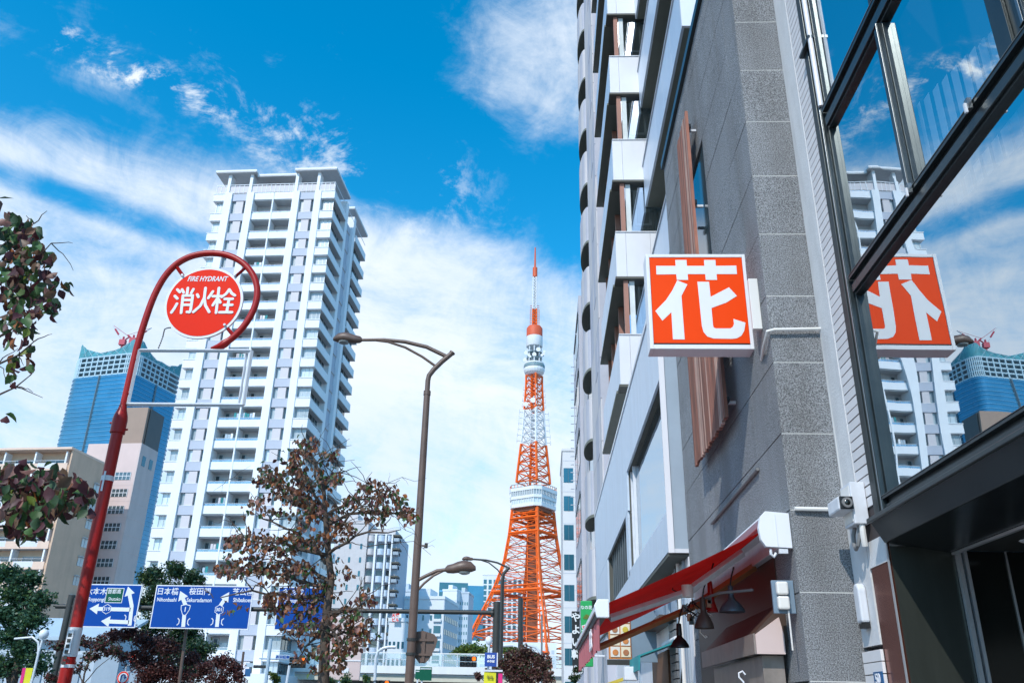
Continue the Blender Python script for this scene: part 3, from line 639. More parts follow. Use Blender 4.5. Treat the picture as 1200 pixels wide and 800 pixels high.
wbox('w', 11.80, 17.0, 4.17, 6.11, rec=.13)
wbox('w', 17.58, 22.8, 4.07, 5.32, lou=True, gm='glass_win')
# bay set back on the podium, its balconies running to the tower
CXx = 2.5
for k in range(7):
    z = 7.56 + k * 3.05 - .55
    if k > 0:
        panels(CXx, CXx + .05, rng(12.0, 18.0, 1.2), z, z + 1.20, 'panel_blue')
        b = B(); b.box(CXx + .051, CXx + 1.1, 12.0, 18.0, z + .001, z + .10, 'soffit_olive'); b.obj('balcony_floor', wb, world=True)
        b = B(); b.box(CXx, CXx + 1.1, 11.94, 11.995, z, z + 1.2, 'panel_white'); b.obj('balcony_end', wb, world=True)
        b = B(); b.box(CXx - .03, CXx + .05, 11.94, 18, z + 1.205, z + 1.24, 'frame_grey'); b.obj('balcony_rail', wb, world=True)
    zz = z + 1.2
    for y in rng(12.1, 17.5, 1.35):
        b = B(); b.box(CXx + 1.05, CXx + 1.09, y + .05, y + 1.25, zz - 1.1, zz + 1.65, 'glass_win'); b.obj('window', wb, world=True)
b = B(); b.box(CXx + 1.1, 8, 11.9, 18, 7.3, 27, 'panel_white'); b.obj('bay_wall', wb, world=True)
# tower
TX = 1.74; TY = 18.0
bott = [8.41 + 2.75 * k - 2.75 * 0 for k in range(8)]
b = B(); b.box(TX + .42, 8, TY + .42, 24.2, 7.3, 29.5, 'panel_white'); b.obj('tower_core', wb, world=True)
for z in bott:
    for x0, x1 in ((TX, TX + .245), (TX + .251, TX + .84), (TX + .846, TX + 1.45)):
        b = B(); b.box(x0, x1, TY, TY + .05, z, z + 1.22, 'panel_white'); b.obj('spandrel_panel', wb, world=True)
    b = B(); b.box(TX, TX + 1.45, TY - .02, TY + .06, z + 1.222, z + 1.25, 'frame_grey'); b.obj('spandrel_cap', wb, world=True)
    b = B(); b.box(TX - .03, TX + 1.45, TY - .02, TY + .4, z - .06, z - .002, 'soffit_dark'); b.obj('window_head', wb, world=True)
    panels(TX - .001, TX + .05, rng(TY + .055, 23.4, 1.35), z, z + 1.22)
    b = B(); b.box(TX - .06, TX + .42, TY + .41, 23.45, z - .065, z - .004, 'soffit_olive'); b.obj('ledge', wb, world=True)
    z0 = z + 1.25; z1 = z + 2.75 - .065
    b = B(); b.box(TX + .30, TX + .42, TY + .10, TY + .16, z0, z1, 'curtain'); b.obj('curtain', wb, world=True)
    b = B(); b.box(TX + .16, TX + .27, TY + .06, TY + .18, z0, z1, 'brown_post'); b.obj('window_post', wb, world=True)
    b = B()
    for i in range(18): x = TX + .30 + i * .062; b.prism([(x, TY + .30), (x + .031, TY + .26), (x + .062, TY + .30), (x + .031, TY + .31)], 'z', z0 + .02, z1 - .05, 'curtain')
    b.obj('curtain', wb, world=True)
    b = B(); b.box(TX + .50, TX + .56, TY + .13, TY + .19, z0 + .25, z1 - .15, 'win_frame'); b.box(TX + .86, TX + .92, TY + .13, TY + .19, z0 + .25, z1 - .15, 'win_frame'); b.box(TX + .56, TX + .86, TY + .13, TY + .19, z0 + .25, z0 + .31, 'win_frame'); b.box(TX + .56, TX + .86, TY + .13, TY + .19, z1 - .21, z1 - .15, 'win_frame'); b.obj('casement_frame', wb, world=True)
    b = B(); b.box(TX + .56, TX + .86, TY + .15, TY + .16, z0 + .31, z1 - .21, 'glass_win'); b.obj('casement_pane', wb, world=True)
    b = B(); b.add([(TX + .27, TY + .12, z0), (TX + 1.45, TY + .12, z0), (TX + 1.45, TY + .12, z1), (TX + .27, TY + .12, z1)], [(0, 1, 2, 3)], 'clear_pane'); b.obj('pane', wb, world=True)
    for y in rng(TY + .5, 23.3, 1.2)[:-1]:
        b = B(); b.box(TX + .34, TX + .41, y, y + 1.0, z0 - .1, z1, 'glass_win'); b.obj('window', wb, world=True)
        b = B(); b.box(TX + .16, TX + .28, y + 1.03, y + 1.12, z0 - .1, z1, 'brown_post'); b.obj('window_post', wb, world=True)

# ground floor shops of the panel building -------------------------------------------------
sh = root('small_shops', 'row of little shops beneath the pale blue panelled building', 'shop', (2, 16, 0))
b = B(); b.box(1.96, 2.1, 11.72, 28, -.1, 3.555, 'panel_white'); b.obj('wall', sh, world=True)
for y in (12.0, 12.75, 13.6, 15.9, 18.2, 21):
    b = B(); b.box(1.925, 1.958, y, y + .10, -.1, 3.55, 'panel_grey'); b.obj('pilaster', sh, world=True)
b = B(); b.box(1.90, 1.955, 13.8, 15.8, 0, 2.5, 'brown_door'); b.obj('door', sh, world=True)
for k in range(24):
    b = B(); b.box(1.90, 1.945, 12.9, 13.55, .2 + k * .11, .29 + k * .11, 'shutter_grey'); b.obj('shutter_slat', sh, world=True)
b = B(); b.box(1.70, 1.955, 13.0, 18.0, 2.86, 2.93, 'hood_dark'); b.obj('eave', sh, world=True)
b = B(); b.tube([(1.90, 12.3, 3.55), (1.90, 12.3, 0)], .025, 'plastic_white', 8); b.obj('down_pipe', sh, world=True)
b = B(); b.tube([(1.90, 12.5, 3.55), (1.92, 12.5, 2.2), (1.88, 12.55, 1.9), (1.90, 12.5, 0)], .014, 'black', 6); b.obj('cable', sh, world=True)
for y0, y1, z0, z1 in ((16.2, 17.4, 2.95, 3.45), (14.2, 15.6, 2.98, 3.45)):
    b = B(); b.box(1.93, 1.956, y0, y1, z0, z1, 'frame_grey'); b.obj('sign_board', sh, world=True)
ta = root('teal_awning', 'small teal canvas awning with white roller over a shop door', 'awning', (1.7, 13.5, 2.4))
b = B(); b.prism([(1.92, 2.56), (1.36, 2.36), (1.35, 2.16), (1.37, 2.16), (1.385, 2.345), (1.92, 2.54)], 'y', 12.85, 14.2, 'teal_canvas'); b.obj('canvas', ta, world=True)
b = B(); b.tube([(1.90, 12.82, 2.59), (1.90, 14.2, 2.59)], .035, 'sign_white', 10); b.obj('roller', ta, world=True, smooth=True)
mb = root('menu_board', 'white and orange food picture board projecting above the yellow awning', 'sign', (1.15, 16, 2.6))
b = B(); b.box(1.10, 1.47, 15.0, 15.10, 2.42, 3.18, 'menu_orange'); b.obj('menu_face', mb, world=True)
b = B(); b.box(1.07, 1.50, 15.0, 15.12, 2.33, 2.41, 'pole_dark'); b.box(1.475, 1.9, 15.02, 15.1, 2.38, 3.2, 'plate_blue'); b.obj('menu_frame', mb, world=True)
for k in range(4):
    for j in range(2):
        b = B(); x = 1.125 + j * .175; z = 2.45 + k * .18; b.box(x, x + .155, 14.985, 14.998, z, z + .16, ('menu_white', 'menu_cream')[(k + j) % 2]); b.lathe([(.05, -.004), (.045, -.008)], (x + .08, 14.984, z + .07), ('menu_orange', 'arm_brown', 'yellow_canvas')[(k * 2 + j) % 3], 12, 'y'); b.obj('menu_picture', mb, world=True)
ac = root('air_outlet', 'white boxy roller housing of the yellow awning', 'awning', (1.2, 14, 2.1))
b = B(); b.box(1.22, 1.42, 13.6, 13.9, 2.05, 2.24, 'sign_white'); b.obj('housing', ac, world=True, bevel=.01)
b = B(); b.prism([(1.38, 2.15), (.93, 2.0), (.93, 1.95), (1.38, 2.1)], 'y', 13.91, 15.4, 'yellow_canvas'); b.obj('canvas', ac, world=True)

# ================================================================== ROUND-BALCONY STONE BUILDING
sb = root('stone_building', 'pale stone apartment block with stacked half round balconies', 'building', (3, 30, 0))
RX = 1.75
b = B(); b.box(RX + .02, 9, 24.3, 34.4, -.1, 36.5, 'stone_joint' if 'stone_joint' in MATS else 'stone_lilac'); b.obj('core_wall', sb, world=True)
for k in range(13):
    z0 = 7.67 + 2.68 * (k - 2)
    for i, (y0, y1) in enumerate(((24.3, 25.5), (25.5, 27.0), (27.0, 28.72), (31.38, 33.0), (33.0, 34.4))):
        for j in range(2):
            b = B(); b.box(RX - .02, RX + .02, y0 + .01, y1 - .01, z0 + j * 1.34 + .012, z0 + (j + 1) * 1.34 - .012, 'stone_pale' if (i + k) % 3 else 'stone_lilac'); b.obj('stone_panel', sb, world=True)
    # bowed balcony: half-round floor and parapet
    n = 14; arc = lambda r, dy=0: [(RX - .0 - r * math.sin(math.pi * t / n) * .27, 30.05 - math.cos(math.pi * t / n) * (r * 1.30)) for t in range(n + 1)]
    b = B(); P = arc(1.0); b.prism([(RX + .3, 28.75)] + P + [(RX + .3, 31.35)], 'z', z0 + .0, z0 + .10, 'soffit_olive'); b.obj('balcony_floor', sb, world=True)
    for seg in range(0, n, 2):
        Pi, Po = arc(.93)[seg:seg + 3], arc(1.0)[seg:seg + 3]
        b = B(); b.prism(Po + Pi[::-1], 'z', z0 + .101, z0 + 1.62, 'stone_pale' if (seg // 2 + k) % 2 else 'stone_lilac'); b.obj('parapet_stone', sb, world=True)
    b = B(); b.box(RX + .0, RX + .019, 28.5, 31.5, z0 + 1.0, z0 + 2.6, 'glass_win'); b.obj('window', sb, world=True)
    b = B(); b.box(RX - .03, RX - .021, 25.2, 26.2, z0 + 1.2, z0 + 2.4, 'stone_lilac'); b.obj('vent_panel', sb, world=True)

# small grey building further on
gs = root('grey_building', 'slim grey building with dark window bands beyond the half round balconies', 'building', (2.5, 38, 0))
b = B(); b.box(1.56, 8, 34.6, 41, -.1, 19.0, 'stone_lilac'); b.obj('wall', gs, world=True)
for k in range(6):
    z = 3.0 + k * 2.75
    for y0, y1 in ((34.9, 37.0), (37.4, 39.6)):
        b = B(); b.box(1.535, 1.558, y0, y1, z, z + 1.45, 'glass_win'); w_ = b.obj('window', gs, world=True)
        b = B(); b.box(1.50, 1.534, y0 - .05, y1 + .05, z + 1.46, z + 1.54, 'bronze_dark'); b.obj('lintel', gs, world=True)
ld = root('roof_ladder', 'thin antenna ladder with rungs standing on the slim grey building', 'ladder', (1.5, 41, 8))
b = B(); b.tube([aty(674, 600, 41.3), aty(673, 428, 41.3)], .03, 'frame_grey', 5); b.obj('rail', ld, world=True)
for k in range(18):
    p = aty(673.2, 430 + k * 9.5, 41.3); b = B(); b.tube([p, p - Vector((.19, 0, 0))], .025, 'frame_grey', 4); b.obj('rung', ld, world=True)
# vertical signs in front of it
vg = root('green_sign', 'tall green shop sign with a yellow leaf hung beside the stone building', 'sign', (1.22, 25, 3.2))
b = B(); b.box(1.06, 1.385, 24.90, 25.05, 2.75, 4.49, 'sign_green'); b.box(1.386, 1.72, 24.95, 25.0, 4.2, 4.26, 'frame_grey'); b.box(1.386, 1.72, 24.95, 25.0, 3.0, 3.06, 'frame_grey'); b.obj('sign_case', vg, world=True, bevel=.02)
text('なの花', .11, 'sign_white', 'lettering', vg, (1.22, 24.895, 4.30), off=.002)
b = B(); b.prism([(1.12 + .19 * t / 10, 4.02 + .075 * math.sin(math.pi * t / 10) + .05 * t / 10) for t in range(11)] + [(1.31 - .19 * t / 10, 4.07 - .05 * math.sin(math.pi * t / 10) - .05 * t / 10) for t in range(1, 10)], 'y', 24.885, 24.899, 'leaf_lime'); b.obj('leaf_mark', vg, world=True)
for i, ch in enumerate('薬局'):
    text(ch, .27, 'sign_white', 'lettering', vg, (1.22, 24.896, 3.68 - .28 * i), off=.018); text(ch, .26, 'sign_red', 'lettering', vg, (1.22, 24.890, 3.68 - .28 * i), off=.003)
vb = root('black_sign', 'tall black vertical sign with white brush characters left of the green sign', 'sign', (.93, 25.4, 2.85))
b = B(); b.box(.82, 1.04, 25.2, 25.35, 2.80, 4.23, 'black'); b.box(1.041, 1.72, 25.25, 25.3, 4.0, 4.05, 'frame_grey'); b.obj('sign_case', vb, world=True)
for i, ch in enumerate('やよい軒'): text(ch, .27, 'sign_white', 'lettering', vb, (.93, 25.195, 4.05 - .33 * i), off=.008)

# ================================================================== far slim white-tiled building, right of the lattice tower
tb_ = root('tiled_building', 'slim pale tiled office block with one column of square windows right of the lattice tower', 'building', (3.2, 100, 0))
b = B(); b.box(2.3, 9, 100, 112, -.1, 30.7, 'white_tile_far'); b.obj('wall', tb_, world=True)
b = B(); b.box(2.2, 9.1, 99.9, 112, 30.7, 31.0, 'white_tile_far'); b.obj('parapet', tb_, world=True)
for k in range(8):
    z = 2.9 + k * 3.42
    b = B(); b.box(2.42, 3.55, 99.95, 99.99, z, z + 1.75, 'glass_teal'); w_ = b.obj('window', tb_, world=True)
    b = B(); b.box(2.95, 3.0, 99.90, 99.949, z, z + 1.75, 'mullion'); f_ = b.obj('window_frame', w_); f_.data.transform(XF[tb_].inverted())
for k in range(16):
    b = B(); b.box(2.3, 9, 99.98, 99.997, 1 + k * 1.9, 1.04 + k * 1.9, 'tower_grey'); b.obj('tile_joint', tb_, world=True)

# ================================================================== WHITE APARTMENT TOWER
AO = (-53.0, 119.0, 0); ap = root('apartment_tower', 'tall white apartment tower with grey spandrels, flat roof canopies and stacked balconies', 'building', AO, -2.5)
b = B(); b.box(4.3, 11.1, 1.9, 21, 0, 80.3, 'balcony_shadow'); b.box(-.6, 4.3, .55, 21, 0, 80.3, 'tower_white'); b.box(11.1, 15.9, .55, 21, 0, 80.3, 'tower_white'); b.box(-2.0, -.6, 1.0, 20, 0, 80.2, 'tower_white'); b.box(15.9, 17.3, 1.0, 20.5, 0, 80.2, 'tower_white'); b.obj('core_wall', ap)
for x0, x1 in ((-.65, .6), (3.15, 4.35), (11.05, 12.2), (14.8, 15.9)):
    b = B(); b.box(x0, x1, -.35, 1.2, 0, 80.5, 'tower_white'); b.obj('pilaster', ap)
    b = B(); b.box(x0 + .1, x0 + .6, -.25, 1.3, 80.51, 84.15 - (.0), 'tower_white'); b.obj('roof_column', ap)
b = B(); b.box(7.55, 7.78, -.1, 1.9, 0, 80.4, 'tower_white'); b.obj('balcony_divider', ap)
for x0, x1, y0, y1, z in ((-2.62, 4.43, -.9, 8, 84.15), (11.13, 18.25, -.9, 8.2, 84.15), (4.44, 11.12, -.2, 8, 83.65), (13, 18.25, 11.2, 21.2, 84.1), (-2.6, 3, 11.2, 21, 84.1)):
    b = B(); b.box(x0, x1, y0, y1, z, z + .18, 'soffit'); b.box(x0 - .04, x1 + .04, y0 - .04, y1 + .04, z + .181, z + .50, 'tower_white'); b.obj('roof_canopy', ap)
b = B(); b.box(3, 13, 4, 18, 80.3, 83.6, 'tower_white'); b.obj('penthouse', ap)
tops = [80.35, 76.5, 72.8] + [69.6 - 3.225 * k for k in range(21)]
fl = B(); fl.box(0, 1.95, -.22, .75, -1.32, 0, 'tower_white'); fl.box(-.05, 1.98, -.30, .8, .001, .10, 'tower_white')
def winmesh(w, h, n, mat, fm='win_frame', t=.09, d=.12):
    f = B(); f.box(0, w, .05, .08, 0, h, mat)
    for k in range(n + 1): x = min(w - t, k * w / n); f.box(x, x + t, 0, .049, 0, h, fm)
    f.box(t, w - t, .01, .048, 0, t, fm); f.box(t, w - t, .01, .048, h - t, h, fm); return f
P = {}
def place(key, mk, name, loc, sc=None):
    if key not in P: P[key] = mk().obj(name, ap, loc=loc); o = P[key]; 
    else: o = inst(P[key], ap, loc)
    if sc: o.scale = sc
    return o
def bx(x0, x1, y0, y1, z0, z1, m):
    return lambda: B().box(x0, x1, y0, y1, z0, z1, m)
for i, z in enumerate(tops):
    hn = (z - tops[i + 1]) if i + 1 < len(tops) else 3.225
    wh = hn - 1.33
    place('el', lambda: B().box(0, 1.93, -.22, .99, -1.32, 0, 'tower_white').box(-.06, 1.93, -.30, .99, .001, .12, 'tower_white'), 'parapet', (-2.6, 0, z))
    place('er', lambda: B().box(0, 2.27, -.22, .99, -1.32, 0, 'tower_white').box(0, 2.33, -.30, .99, .001, .12, 'tower_white'), 'parapet', (15.92, 0, z))
    for x in (.62, 12.22): place('gp', lambda: B().box(0, 2.52, -.05, .54, -1.32, 0, 'tower_grey').box(0, 2.52, -.08, .54, .001, .05, 'tower_white'), 'spandrel', (x, 0, z))
    zb = z - 1.32 - wh
    sc = (1, 1, wh / 1.9)
    place('wl', lambda: winmesh(1.5, 1.9, 2, 'curtain_win'), 'window', (-2.15, .35, zb), sc)
    place('wr', lambda: winmesh(2.0, 1.9, 3, 'curtain_win'), 'window', (15.95, .35, zb), sc)
    for x in (.62, 12.22):
        place('ip', lambda: B().box(0, 1.25, .05, .5, .06, 1.85, 'tower_pink'), 'infill_panel', (x + .72, 0, zb), sc)
        place('ws', lambda: winmesh(.62, 1.9, 1, 'curtain_win', t=.05), 'window', (x + .05, .28, zb), sc)
        place('wt', lambda: winmesh(.50, 1.9, 1, 'glass_win', t=.05), 'window', (x + 1.99, .28, zb), sc)
    for x, w in ((4.37, 3.17), (7.80, 3.23)):
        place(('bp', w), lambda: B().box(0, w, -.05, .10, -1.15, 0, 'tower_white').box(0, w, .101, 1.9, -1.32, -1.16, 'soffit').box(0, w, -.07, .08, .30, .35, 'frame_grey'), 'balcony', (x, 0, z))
        place(('bq', w), lambda: B().box(0, w, -.01, .01, .001, .295, 'fence_pane'), 'balcony_glass', (x, 0, z))
        place(('bd', w), lambda: winmesh(1.7, 2.0, 2, 'curtain_win').box(.2, .5, -1.2, -1.0, 0, 1.1, 'tower_grey'), 'balcony_door', (x + w - 1.9, 1.8, zb - .9))
        place(('bs', w), lambda: winmesh(.7, 1.9, 1, 'glass_win'), 'balcony_window', (x + .25, 1.8, zb - .3))
    # right flank: two balcony stacks and a recessed one
    XR = 18.2
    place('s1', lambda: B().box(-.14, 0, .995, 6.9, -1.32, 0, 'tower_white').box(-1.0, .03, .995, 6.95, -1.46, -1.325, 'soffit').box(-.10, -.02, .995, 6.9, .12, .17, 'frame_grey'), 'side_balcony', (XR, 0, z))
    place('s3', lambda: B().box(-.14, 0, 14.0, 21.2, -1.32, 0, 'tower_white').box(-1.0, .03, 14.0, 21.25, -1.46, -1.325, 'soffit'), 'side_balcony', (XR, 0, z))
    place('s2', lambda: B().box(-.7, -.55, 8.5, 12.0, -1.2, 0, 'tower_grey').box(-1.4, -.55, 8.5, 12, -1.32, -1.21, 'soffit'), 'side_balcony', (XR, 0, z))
    for y0, w in ((1.1, 2.6), (3.9, 2.7), (14.2, 3.2), (17.6, 3.2)):
        place(('sw', y0), lambda: B().box(0, .05, 0, w, 0, 1.95, 'glass_win').box(.051, .09, 0, .08, 0, 1.95, 'win_frame').box(.051, .09, w / 2, w / 2 + .08, 0, 1.95, 'win_frame'), 'side_window', (17.35, y0, zb), sc)
    for x, w in ((-2.0, 1), ): pass
for y0, y1 in ((7.0, 8.3), (12.1, 13.4)):
    b = B(); b.box(16.9, 18.15, y0, y1, 0, 83.0, 'tower_white'); b.obj('side_column', ap)
b = B(); b.box(17.3, 17.5, 8.3, 12.1, 0, 80.2, 'tower_grey'); b.obj('recess_wall', ap)
rail = B(); rail.box(0, .08, 0, .08, 0, 1.6, 'tower_white'); r0 = None
for x in [k * .78 - 2.4 for k in range(27)]:
    if any(a <= x + .08 and x <= c for a, c in ((-.65, .1), (3.1, 3.9), (11, 11.8), (14.8, 15.5))): continue
    if r0 is None: r0 = rail.obj('roof_rail_post', ap, loc=(x, -.1, 80.5))
    else: inst(r0, ap, (x, -.1, 80.5))
b = B(); b.box(-2.5, 18.1, -.12, -.06, 82.1, 82.2, 'tower_white'); b.box(-2.5, 18.1, -.05, -.03, 80.6, 81.9, 'tower_pink'); b.box(18.0, 18.06, 0, 20.9, 82.1, 82.2, 'tower_white'); b.obj('roof_rail', ap)
# air conditioners, plants and washing on some balconies
ra = random.Random(5)
for k in range(26):
    z = tops[ra.randint(1, 20)] - 3.225 + .0; x = ra.choice((4.6, 6.2, 8.1, 9.8)); w = ra.uniform(.7, .9)
    b = B(); b.box(x, x + w, 1.2, 1.6, z - 1.1, z - .35, ra.choice(('tower_white', 'frame_grey'))); b.obj('air_conditioner', ap)
for k in range(12):
    z = tops[ra.randint(2, 21)] - 3.225; x = ra.uniform(4.8, 9.6); b = B()
    for j in range(ra.randint(2, 4)): b.box(x + j * .42, x + j * .42 + .34, .5, .53, z + .35, z + 1.1 + ra.uniform(0, .2), ra.choice(('tower_white', 'tower_pink', 'roof_blue', 'teal_canvas')))
    b.obj('washing', ap)
# podium storeys
b = B(); b.box(-3, 18.6, -3.0, 20, 0, 5.4, 'tower_white'); b.box(4, 17, -3.05, -3.001, .5, 4.2, 'glass_win'); b.obj('podium', ap)

# ================================================================== far construction tower (blue glass)
MO = (-395, 750, 0); mt = root('glass_skyscraper', 'distant blue glass skyscraper under construction with open floors and cranes on top', 'building', MO, 0)
def rsq(cx, cy, r, w, yaw, n=8, k=.28):
    P_ = []
    for q_ in range(4):
        for t in range(n + 1):
            a_ = math.pi / 2 * (q_ + t / n) ; sx_, sy_ = ((1, 1), (-1, 1), (-1, -1), (1, -1))[q_]
            P_.append((sx_ * r * (1 - k) + r * k * math.cos(a_), sy_ * r * (1 - k) + r * k * math.sin(a_)))
    c, s = math.cos(R(yaw)), math.sin(R(yaw)); return [(cx + x * c - y * s, cy + x * s + y * c) for x, y in P_]
lft = aty(80, 455, 750).x; rgt = aty(203, 455, 750).x; MC = ((lft + rgt) / 2, 750 + 10); MR = (rgt - lft) / 2 * .70
def ringpts(r, yaw=-14): return rsq(MC[0], MC[1], r, 0, yaw)
b = B(); b.prism(ringpts(MR), 'z', 0, 292, 'glass_blue'); b.obj('glass_wall', mt, world=True, smooth=True)
for k in range(66):
    z = 12 + k * 4.28
    b = B(); Pq = ringpts(MR + .35); b.prism(Pq, 'z', z, z + .55, 'mullion_blue'); b.obj('floor_band', mt, world=True)
b = B(); b.prism(ringpts(MR - 3), 'z', 292, 318, 'mullion'); b.obj('crown_core', mt, world=True)
for k in range(5):
    b = B(); b.prism(ringpts(MR), 'z', 292 + k * 5.0, 293.3 + k * 5.0, 'crown_blue'); b.obj('open_floor', mt, world=True)
Pq = ringpts(MR - .2)
for i in range(0, len(Pq)):
    (x0, y0), (x1, y1) = Pq[i], Pq[(i + 1) % len(Pq)]; L_ = math.hypot(x1 - x0, y1 - y0); m_ = max(1, int(L_ / 6))
    for j in range(m_):
        x, y = x0 + (x1 - x0) * j / m_, y0 + (y1 - y0) * j / m_
        if y > MC[1] + 8: continue
        b = B(); b.box(x - .5, x + .5, y - .5, y + .6, 292, 312, 'crown_blue'); b.obj('column', mt, world=True)
# draped net crown, wavy top
vs = []; fs_ = []; seg = []
for i in range(len(Pq)):
    (x0, y0), (x1, y1) = Pq[i], Pq[(i + 1) % len(Pq)]; m_ = max(1, int(math.hypot(x1 - x0, y1 - y0) / 2.5))
    seg += [(x0 + (x1 - x0) * j / m_, y0 + (y1 - y0) * j / m_) for j in range(m_)]
ymin = min(p[1] for p in seg)
for i, (x, y) in enumerate(seg):
    d = math.hypot(x - MC[0], y - MC[1]) / MR; tp = 317 + 8 * max(0, (d - 1.0) / .22) ** 1.3 + random.uniform(-.8, .8); vs += [(x, y, 311.8), (x, y, tp)]
n = len(seg)
for i in range(n): j = (i + 1) % n; fs_.append((2 * i, 2 * j, 2 * j + 1, 2 * i + 1))
b = B(); b.add(vs, fs_, 'net_teal'); b.obj('safety_net', mt, world=True)
b = B()
for i in range(0, n, 3):
    j = (i + 3) % n; k1, k2 = vs[2 * i + 1], vs[2 * j + 1]
    b.bar(Vector(vs[2 * i]), Vector(k2) + Vector((0, -.3, 0)), .3, 'crown_blue'); b.bar(Vector(k1) + Vector((0, -.3, 0)), Vector(vs[2 * j]), .3, 'crown_blue'); b.bar(Vector(k1), Vector(k2), .4, 'deck_white')
b.obj('scaffold', mt, world=True, kind='stuff')
for px in (128, 176):   # vertical service joints
    th = (261 + 40 if px == 176 else 261 - 12); th = math.radians(346 - 45 if px == 176 else 211); c_n = Vector((math.cos(math.radians(-104 if px == 128 else -14)), math.sin(math.radians(-104 if px == 128 else -14)), 0)); t_n = Vector((-c_n.y, c_n.x, 0)); q0 = Vector((MC[0], MC[1], 0)) + c_n * (MR + .3) + t_n * (0 if px == 128 else -2); b = B(); b.bar(q0, q0 + Vector((0, 0, 292)), 1.6, 'mullion'); b.obj('service_joint', mt, world=True)
mt.scale = (1, 1, .965)
for k, (px, py) in enumerate(((144, 400), (156, 398))):
    cr_ = root('tower_crane', ('red and white luffing crane on the skyscraper top, left of the pair', 'smaller red luffing crane on the skyscraper top, right of the pair')[k], 'crane', tuple(aty(px, py, 750)), 0, 'cranes on the skyscraper')
    c0 = aty(px, py, 750); b = B(); b.box(c0.x - 3, c0.x + 3, 748, 752, c0.z - 4, c0.z + 1.5, 'crane_red'); b.bar(c0 + Vector((0, 0, -8)), c0 + Vector((0, 0, 5)), 1.6, 'crane_red'); b.obj('cab', cr_, world=True)
    b = B(); d = Vector((-14, 0, 18)) if k == 0 else Vector((16, 0, 13)); b.bar(c0, c0 + d, .9, 'steel_white'); b.bar(c0 + d * .4, c0 + d * .75, 1.3, 'crane_red'); b.bar(c0, c0 + Vector((-d.x * .4, 0, 5)), 1.2, 'crane_red'); b.bar(c0 + Vector((-d.x * .4, 0, 5)), c0 + d, .3, 'crane_red'); b.obj('jib', cr_, world=True)

# ================================================================== beige balcony block and pink block, left
BO = (-80.0, 140.0, 0); be = root('beige_apartments', 'beige apartment block with long balconies and a plain brown flank at the far left', 'building', BO, -5)
XE = -2.3
b = B(); b.box(-60, XE - .001, 1.6, 10.3, 0, 41.89, 'beige'); b.box(XE, XE + .3, 0, 10.4, 0, 41.9, 'brown_wall'); b.obj('core_wall', be)
b = B(); b.box(-60, XE + .35, -.6, 10.5, 41.91, 42.3, 'beige_light'); b.obj('roof_slab', be)
for k in range(12):
    z = 38.3 - k * 3.35
    b = B(); b.box(-60, XE - .15, -.15, 0, z, z + 1.25, 'beige_light'); b.box(-60, XE - .15, .001, 1.6, z - .01, z + .2, 'soffit'); b.obj('balcony', be)
    b = B(); b.box(-60, XE - .5, -.10, -.05, z + 1.7, z + 1.76, 'frame_grey')
    for j in range(12): b.box(-5.8 * j - 8.0, -5.8 * j - 4.5, -.12, -.151, z + .35, z + 1.3, 'frame_grey')
    b.obj('balcony_rail', be)
    for j in range(5):
        x = XE - .9 - 5.8 * j; b = B(); b.box(x, x + .28, -.05, 1.6, z + 1.251, z + 3.34, 'tower_white'); b.obj('balcony_post', be)
        b = winmesh(3.6, 2.0, 2, 'glass_win'); b.obj('window', be, loc=(x - 4.6, 1.45, z + .3))
for k in range(11):
    z = 36.4 - k * 3.25
    y_ = sd = None
    f = B(); f.box(XE + .29, XE + .34, 7.9, 9.5, z, z + 1.5, 'curtain_win'); f.box(XE + .341, XE + .40, 7.8, 7.95, z, z + 1.5, 'win_frame'); f.box(XE + .341, XE + .40, 8.65, 8.75, z, z + 1.5, 'win_frame'); f.box(XE + .31, XE + .75, 7.7, 9.7, z + 1.51, z + 1.66, 'soffit'); f.obj('side_window', be)
PO = (-85.0, 158.0, 0); pk = root('pink_building', 'pale pink office slab with strip windows and a brown and black rooftop box', 'building', PO, -5)
def fp(px, py, O=PO, yaw=-5):
    c, s = math.cos(R(yaw)), math.sin(R(yaw)); r = ray(px, py); nn = np.array([-s, c]); t = (nn @ np.array(O[:2])) / (nn @ r[:2]); p = r * t
    return (p[0] - O[0]) * c + (p[1] - O[1]) * s, p[2] + EYE
xl, zt = fp(104, 520); xr, _ = fp(166, 515)
b = B(); b.box(xl, xr, 0, .4, 0, zt, 'pink_wall'); b.box(xl, xr - .01, .401, 6.4, 0, zt - .01, 'pink_wall'); b.box(xr - .009, xr + .2, .0, 6.4, 0, zt, 'pink_side'); b.obj('wall', pk)
_, z1_ = fp(172, 476)
b = B(); b.box(xr - 6.5, xr - .2, .5, 1.2, zt + .001, z1_, 'penthouse'); b.obj('rooftop_box', pk)
b = B(); b.box(xr - 6.4, xr + .1, 1.201, 6.4, zt + .001, z1_ - .1, 'dark_cladding'); b.obj('rooftop_cladding', pk)
for k in range(11):
    x0, zz = fp(134, 562 + k * 20.2); w = winmesh(xr - 1.6 - (xr - 9.3), 1.55, 4, 'glass_win', 'sign_white', t=.12)
    zz = fp(148, 562)[1] - k * 3.28
    w = B().box(0, 3.3, .05, .08, 0, 1.5, 'glass_win')
    for j in range(5): w.box(j * .795, j * .795 + .10, 0, .049, 0, 1.5, 'sign_white')
    w.box(.12, 3.2, 0, .048, .7, .82, 'sign_white'); w.obj('window', pk, loc=(2.05, -.10, zz))
for k in range(13):
    b = B(); b.box(xl, xr + .21, -.02, -.001, 3 + k * 3.08, 3.06 + k * 3.08, 'pink_side'); b.box(xr + .201, xr + .22, .1, 6.4, 3 + k * 3.08, 3.08 + k * 3.08, 'pink_wall'); b.obj('wall_joint', pk)
for y in (1.2, 3.9):
    b = B(); b.box(xr + .2, xr + .25, y, y + 1.2, zt - 4.2, zt - 2.2, 'glass_teal'); b.obj('side_window', pk)

